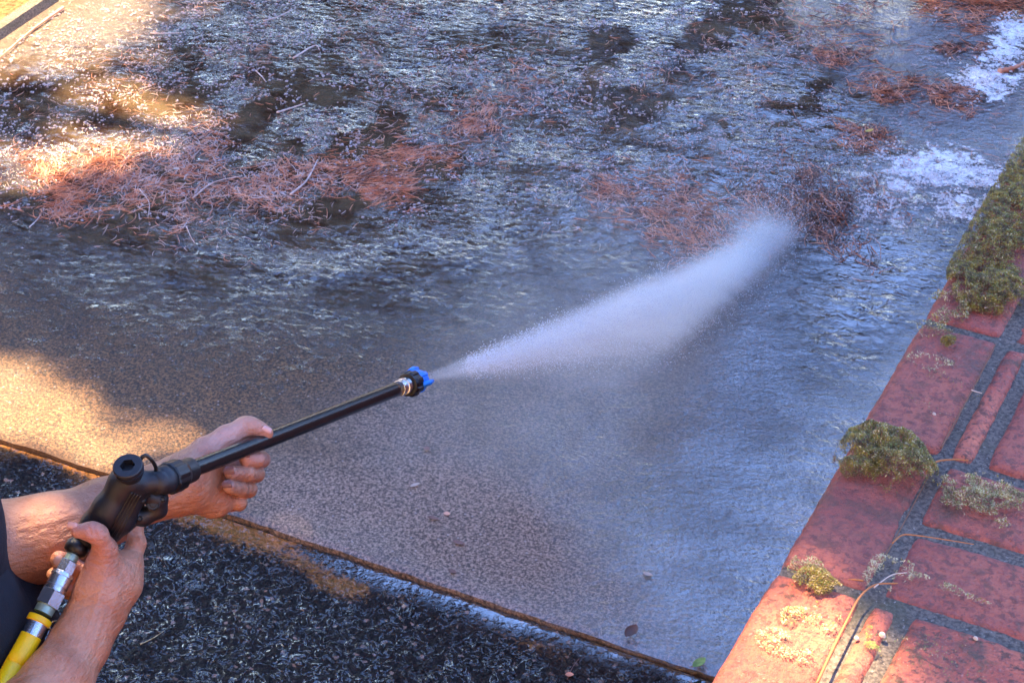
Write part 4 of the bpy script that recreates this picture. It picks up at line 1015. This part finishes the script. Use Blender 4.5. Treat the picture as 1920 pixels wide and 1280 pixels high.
hv = [(0, -.012, -.012), (0, .012, -.012), (R_, wA, -.085), (R_, -wB, -.085), (0, -.012, .012), (0, .012, .012), (R_, wA, .085), (R_, -wB, .085)]
hf = [[0, 1, 2, 3][::-1], [4, 5, 6, 7], [0, 3, 7, 4], [1, 5, 6, 2], [3, 2, 6, 7][::1], [0, 4, 5, 1]]
o = mesh("fan_mist", hv, outward(hv, hf), volmat("spray_mist", fan_density)); placed(o, ux, uy, uz, N0)
# splash where the fan meets the concrete
sx = TA-TB; SLn = np.linalg.norm(sx); sx /= SLn; sz = np.array([0, 0, 1.0]); sy = np.cross(sz, sx)
def splash_density(t):
    xyz = t.n("SeparateXYZ", Vector=t.co()); x, y, z = xyz.outputs
    e = t.math('MULTIPLY', t.ramp(x, -.02, SLn, .12, 1.5), t.ramp(x, SLn+.03, SLn-.05))
    g = t.math('DIVIDE', y, t.math('ADD', .016, t.math('MULTIPLY', z, .45))); g = t.math('EXPONENT', t.math('MULTIPLY', t.math('MULTIPLY', g, g), -.5))
    hz = t.math('EXPONENT', t.math('DIVIDE', z, t.math('MULTIPLY', t.math('ADD', x, .2), -.030)))
    comb = t.n("CombineXYZ", X=t.math('MULTIPLY', t.math('SUBTRACT', x, t.math('MULTIPLY', z, 1.1)), 60.0), Y=t.math('MULTIPLY', y, 40.0), Z=t.math('MULTIPLY', z, 7.0))
    st = t.ramp(t.noise(1.0, 3, .65, comb.outputs[0]), .25, .75, .3, 1.8)
    return t.math('MULTIPLY', t.math('MULTIPLY', t.math('MULTIPLY', e, g), t.math('MULTIPLY', hz, st)), 60.0)
bx = [(-.04, -.09, .001), (SLn+.06, -.09, .001), (SLn+.06, .09, .001), (-.04, .09, .001), (-.04, -.09, .22), (SLn+.06, -.09, .22), (SLn+.06, .09, .22), (-.04, .09, .22)]
bf = [[3, 2, 1, 0], [4, 5, 6, 7], [0, 1, 5, 4], [1, 2, 6, 5], [2, 3, 7, 6], [3, 0, 4, 7]]
o = mesh("splash_mist", bx, outward(bx, bf), volmat("splash_mist", splash_density)); placed(o, sx, sy, sz, np.array([TB[0], TB[1], 0.0]))
# drifting mist low over the washed concrete
gc = G(1130, 640)
def drift_density(t):
    xyz = t.n("SeparateXYZ", Vector=t.co()); x, y, z = xyz.outputs
    q = t.math('ADD', t.math('POWER', t.math('ABSOLUTE', t.math('DIVIDE', x, .33)), 2.0), t.math('POWER', t.math('ABSOLUTE', t.math('DIVIDE', y, .75)), 2.0))
    e = t.ramp(q, 1.0, 0.0); hz = t.math('EXPONENT', t.math('DIVIDE', z, -.10))
    nn = t.ramp(t.noise(7, 3, .6), .3, .7, .5, 1.4)
    return t.math('MULTIPLY', t.math('MULTIPLY', e, hz), t.math('MULTIPLY', nn, .75))
db = [(a_, b_, c_) for c_ in (.002, .38) for (a_, b_) in ((-.36, -.8), (.36, -.8), (.36, .8), (-.36, .8))]
o = mesh("low_mist", db, outward(db, bf), volmat("low_mist", drift_density)); placed(o, np.array([1., 0, 0]), np.array([0, 1., 0]), sz, np.array([gc[0]-.02, gc[1]-.05, 0.0]))
# droplets
def drops(name, Pn, r, mat, parent):
    n_ = len(Pn); oc = np.array([[1, 0, 0], [-1, 0, 0], [0, 1, 0], [0, -1, 0], [0, 0, 1], [0, 0, -1]], float)
    V = (Pn[:, None, :]+oc[None]*r[:, None, None]).reshape(-1, 3)
    f = np.array([[0, 2, 4], [2, 1, 4], [1, 3, 4], [3, 0, 4], [2, 0, 5], [1, 2, 5], [3, 1, 5], [0, 3, 5]])
    F = ((np.arange(n_)*6)[:, None, None]+f[None]).reshape(-1, 3)
    return tag(mesh(name, V, F, mat, parent, True), kind="stuff")
M["drop"] = simple("water_drop", (.80, .86, .95), .08, .05, Coat_Weight=1.0, Coat_Roughness=.03)
M["mud_drop"] = simple("muddy_drop", (.10, .06, .05), .2, .3, Coat_Weight=1.0, Coat_Roughness=.05)
n_ = 34000; rr = 1.95*rng.uniform(.05, 1, n_)**.8; aa = HALF*(1-2.1*rng.beta(1.3, 1.9, n_)); sg = .004+.016*rr
Q = N0+ux*(rr*np.cos(aa))[:, None]+uy*(rr*np.sin(aa))[:, None]+uz*(rng.normal(0, 1, n_)*sg)[:, None]
k = Q[:, 2] > .004; drops("droplets", Q[k], rng.uniform(.0003, .0010, k.sum()), M["drop"], spray)
n_ = 11000; s_ = rng.beta(1.8, 1.0, n_)*SLn*1.03; hh = rng.exponential(.034, n_)
Q = np.array([TB[0], TB[1], .004])+sx*(s_+hh*rng.uniform(-.5, 1.6, n_))[:, None]+sy*(rng.normal(0, .022, n_)*(1+hh*22))[:, None]+sz*hh[:, None]
drops("splash_droplets", Q, rng.uniform(.0004, .0012, n_), M["drop"], spray)
g5 = G(1520, 385); n_ = 4000; hh = rng.exponential(.035, n_)
Q = np.array([g5[0], g5[1], .004])+sx*(rng.normal(.0, .085, n_)+hh*.9)[:, None]+sy*rng.normal(0, .06, n_)[:, None]+sz*hh[:, None]
drops("muddy_droplets", Q, rng.uniform(.0005, .0016, n_), M["mud_drop"], spray)

# ------------------------------------------------------------------ trees outside the picture: shade, sun flecks and what the wet ground mirrors
def proj(Pn, z): return Pn-SUN*((Pn[:, 2]-z)/SUN[2])[:, None]
GAPS = [  # px, py, level, half sizes along x and y, turn, strength
    (20, 10, 0, .55, .50, 0, 1.0), (240, 225, 0, .26, .20, 0, 1.0), (130, 310, 0, .30, .10, 62, .95), (40, 300, 0, .22, .12, 40, .9), (20, 760, 0, .30, .14, -10, 1.0), (200, 800, 0, .30, .06, 0, .95), (360, 840, 0, .18, .045, 0, .8),
    (600, 790, .95, .10, .05, 30, .6), (930, 1015, 0, .26, .06, -18, .42), (40, 1000, 1.0, .04, .03, 0, .6),
    (1560, 1200, TOPZ, .10, .08, 0, .97), (1430, 1250, TOPZ, .10, .07, 0, .97), (130, 1230, .95, .05, .08, 0, .9), (60, 1250, .9, .06, .04, 0, .7), (180, 1010, .95, .05, .03, 0, .45), (420, 810, .95, .05, .03, 0, .6)]
def gapf(Pn):
    o = np.zeros(len(Pn))
    for px, py, z, a, b, tn, w, *dp in GAPS:
        g = P(px, py, dp[0]) if dp else G(px, py, z) if z in (0, TOPZ) else P(px, py, 2.4); q = proj(Pn, g[2]); dx, dy = q[:, 0]-g[0], q[:, 1]-g[1]; t_ = math.radians(tn)
        u_, v_ = dx*math.cos(t_)+dy*math.sin(t_), -dx*math.sin(t_)+dy*math.cos(t_)
        o = np.maximum(o, w*(((u_/a)**2+(v_/b)**2) < 1.0+.5*rng.uniform(-1, 1, len(Pn))))
    return o
def leaves(Pn, L, name, parent, mat):
    n_ = len(Pn); d = rng.normal(0, 1, (n_, 3)); d /= np.linalg.norm(d, axis=1)[:, None]; e = np.cross(d, rng.normal(0, 1, (n_, 3))); e /= np.linalg.norm(e, axis=1)[:, None]
    L = L*rng.uniform(.7, 1.3, n_)[:, None]; nn = np.cross(d, e)
    V = np.stack([Pn-d*L/2, Pn+e*L*.28, Pn+d*L/2+nn*L*.1, Pn-e*L*.28], 1).reshape(-1, 3)
    F = (np.arange(n_)*4)[:, None]+np.arange(4)[None]
    return mesh(name, V, F, mat, parent)
def tree(base, h, label, boxes, L, trunk_r=.16):
    t = empty("tree", base, label, "tree", "trees around the driveway")
    base = np.asarray(base, float); top = base+np.array([.3, -.2, h])
    mb = MB(); q = spline([base+[0, 0, -.1], base+[.08, 0, h*.35], base+[.2, -.1, h*.7], top], 16); tube(mb, q, [trunk_r*(1-.6*k/16) for k in range(17)], 12); tr = mb.build("trunk", M["bark"], t, True)
    for P_ in boxes:
        for k in rng.choice(len(P_), 4):
            mb = MB(); s = q[8+int(rng.integers(0, 7))]; e = P_[k]; m_ = (s+e)/2+np.array([0, 0, .3]); tube(mb, spline([s, m_, e], 8), [.05*(1-.8*i/8) for i in range(9)], 6)
            mb.build("limb", M["bark"], t, True)
    leaves(np.concatenate(boxes), L, "crown", t, M["leaf"]); return t
# shade tree: leaves fill the sun's path over the driveway except in the gaps
def shade_cloud(n_, x0, x1, y0, y1, z0, z1):
    g = np.stack([rng.uniform(x0, x1, n_), rng.uniform(y0, y1, n_), 0*np.zeros(n_)], -1); z = rng.uniform(z0, z1, n_)
    Pn = g+SUN*(z/SUN[2])[:, None]
    keep = rng.uniform(0, 1, n_) > gapf(Pn); return Pn[keep]
cl = [shade_cloud(70000, -4.7, 1.2, .6, 5.4, 7.4, 9.2)]
tree((-10.2, 5.2, 0), 8.6, "broad leafy tree standing left of the driveway, out of the picture", cl, .13, .22)
def crown(c, r, n_):
    k = max(8, n_//90); cc = rng.normal(0, .5, (k, 3))*np.array(r)+np.array(c)
    return cc[rng.integers(0, k, n_)]+rng.normal(0, .26, (n_, 3))
tree((-6.2, 9.2, 0), 7.5, "tall dark tree behind the left part of the driveway, out of the picture", [crown((-6.2, 9.0, 4.4), (1.7, 1.4, 2.6), 9000)], .17)
tree((-8.8, 7.2, 0), 7.0, "bushy tree far left of the driveway, out of the picture", [crown((-8.8, 7.2, 3.6), (1.8, 1.8, 2.4), 7000)], .17)

def far_tree(x, y, h, r, n_, label):
    tree((x, y, 0), h*.9, label, [crown((x, y, h*.52), (r, r, h*.40), n_)], .22)
for x, y, h, r, n_, label in [(-10.8, 12.0, 9.5, 2.5, 11000, "dense dark tree far beyond the left corner, out of the picture"), (-7.6, 13.2, 9.0, 2.5, 11000, "second dark tree of the far row counted from the left, out of the picture"),
        (-4.6, 14.0, 7.2, 2.5, 11000, "middle dark tree of the far row, out of the picture"), (-1.6, 14.6, 5.6, 2.2, 9000, "lower dark tree of the far row right of the middle one, out of the picture"), (1.4, 14.8, 4.6, 2.0, 6000, "lowest dark tree at the right end of the far row, out of the picture"),
        (-11.5, 1.0, 8.0, 2.3, 9000, "wide dark tree at the left beside the house, out of the picture"), (-12.5, 6.0, 8.0, 2.3, 9000, "wide dark tree at the far left behind the broad leafy one, out of the picture")]:
    far_tree(x, y, h, r, n_, label)
# cream building added behind the camera to fill the shade with warm light
house = empty("house", (0, -2.6, 0), "cream rendered house behind the viewer, out of the picture", "house")
M["render"] = simple("cream_render", (.80, .62, .40), .9, .08, 3, .002, 60); M["roof"] = simple("roof_tiles", (.20, .10, .07), .8, .3, 8); M["glass"] = simple("window_glass", (.03, .04, .05), .05, .1); M["frame"] = simple("white_frame", (.75, .74, .70), .4, .04)
mb = MB(); box(mb, (-9, -8, -.05), (6, -2.6, 5.6)); mb.build("wall", M["render"], house)
mb = MB(); mb.add([(-9.4, -8.4, 5.6), (6.4, -8.4, 5.6), (6.4, -2.2, 5.6), (-9.4, -2.2, 5.6), (-9.4, -5.3, 7.6), (6.4, -5.3, 7.6)], [[0, 1, 2, 3][::-1], [3, 2, 5, 4], [1, 0, 4, 5], [0, 3, 4], [2, 1, 5]]); mb.build("roof", M["roof"], house)
for x in (-6.5, -2.8, 1.2, 4.0):
    mb = MB(); box(mb, (x-.6, -2.598, 2.6), (x+.6, -2.54, 3.9)); w_ = mb.build("window", M["frame"], house)
    mb = MB(); box(mb, (x-.52, -2.539, 2.68), (x+.52, -2.530, 3.82)); p_ = mb.build("pane", M["glass"]); p_.parent = w_
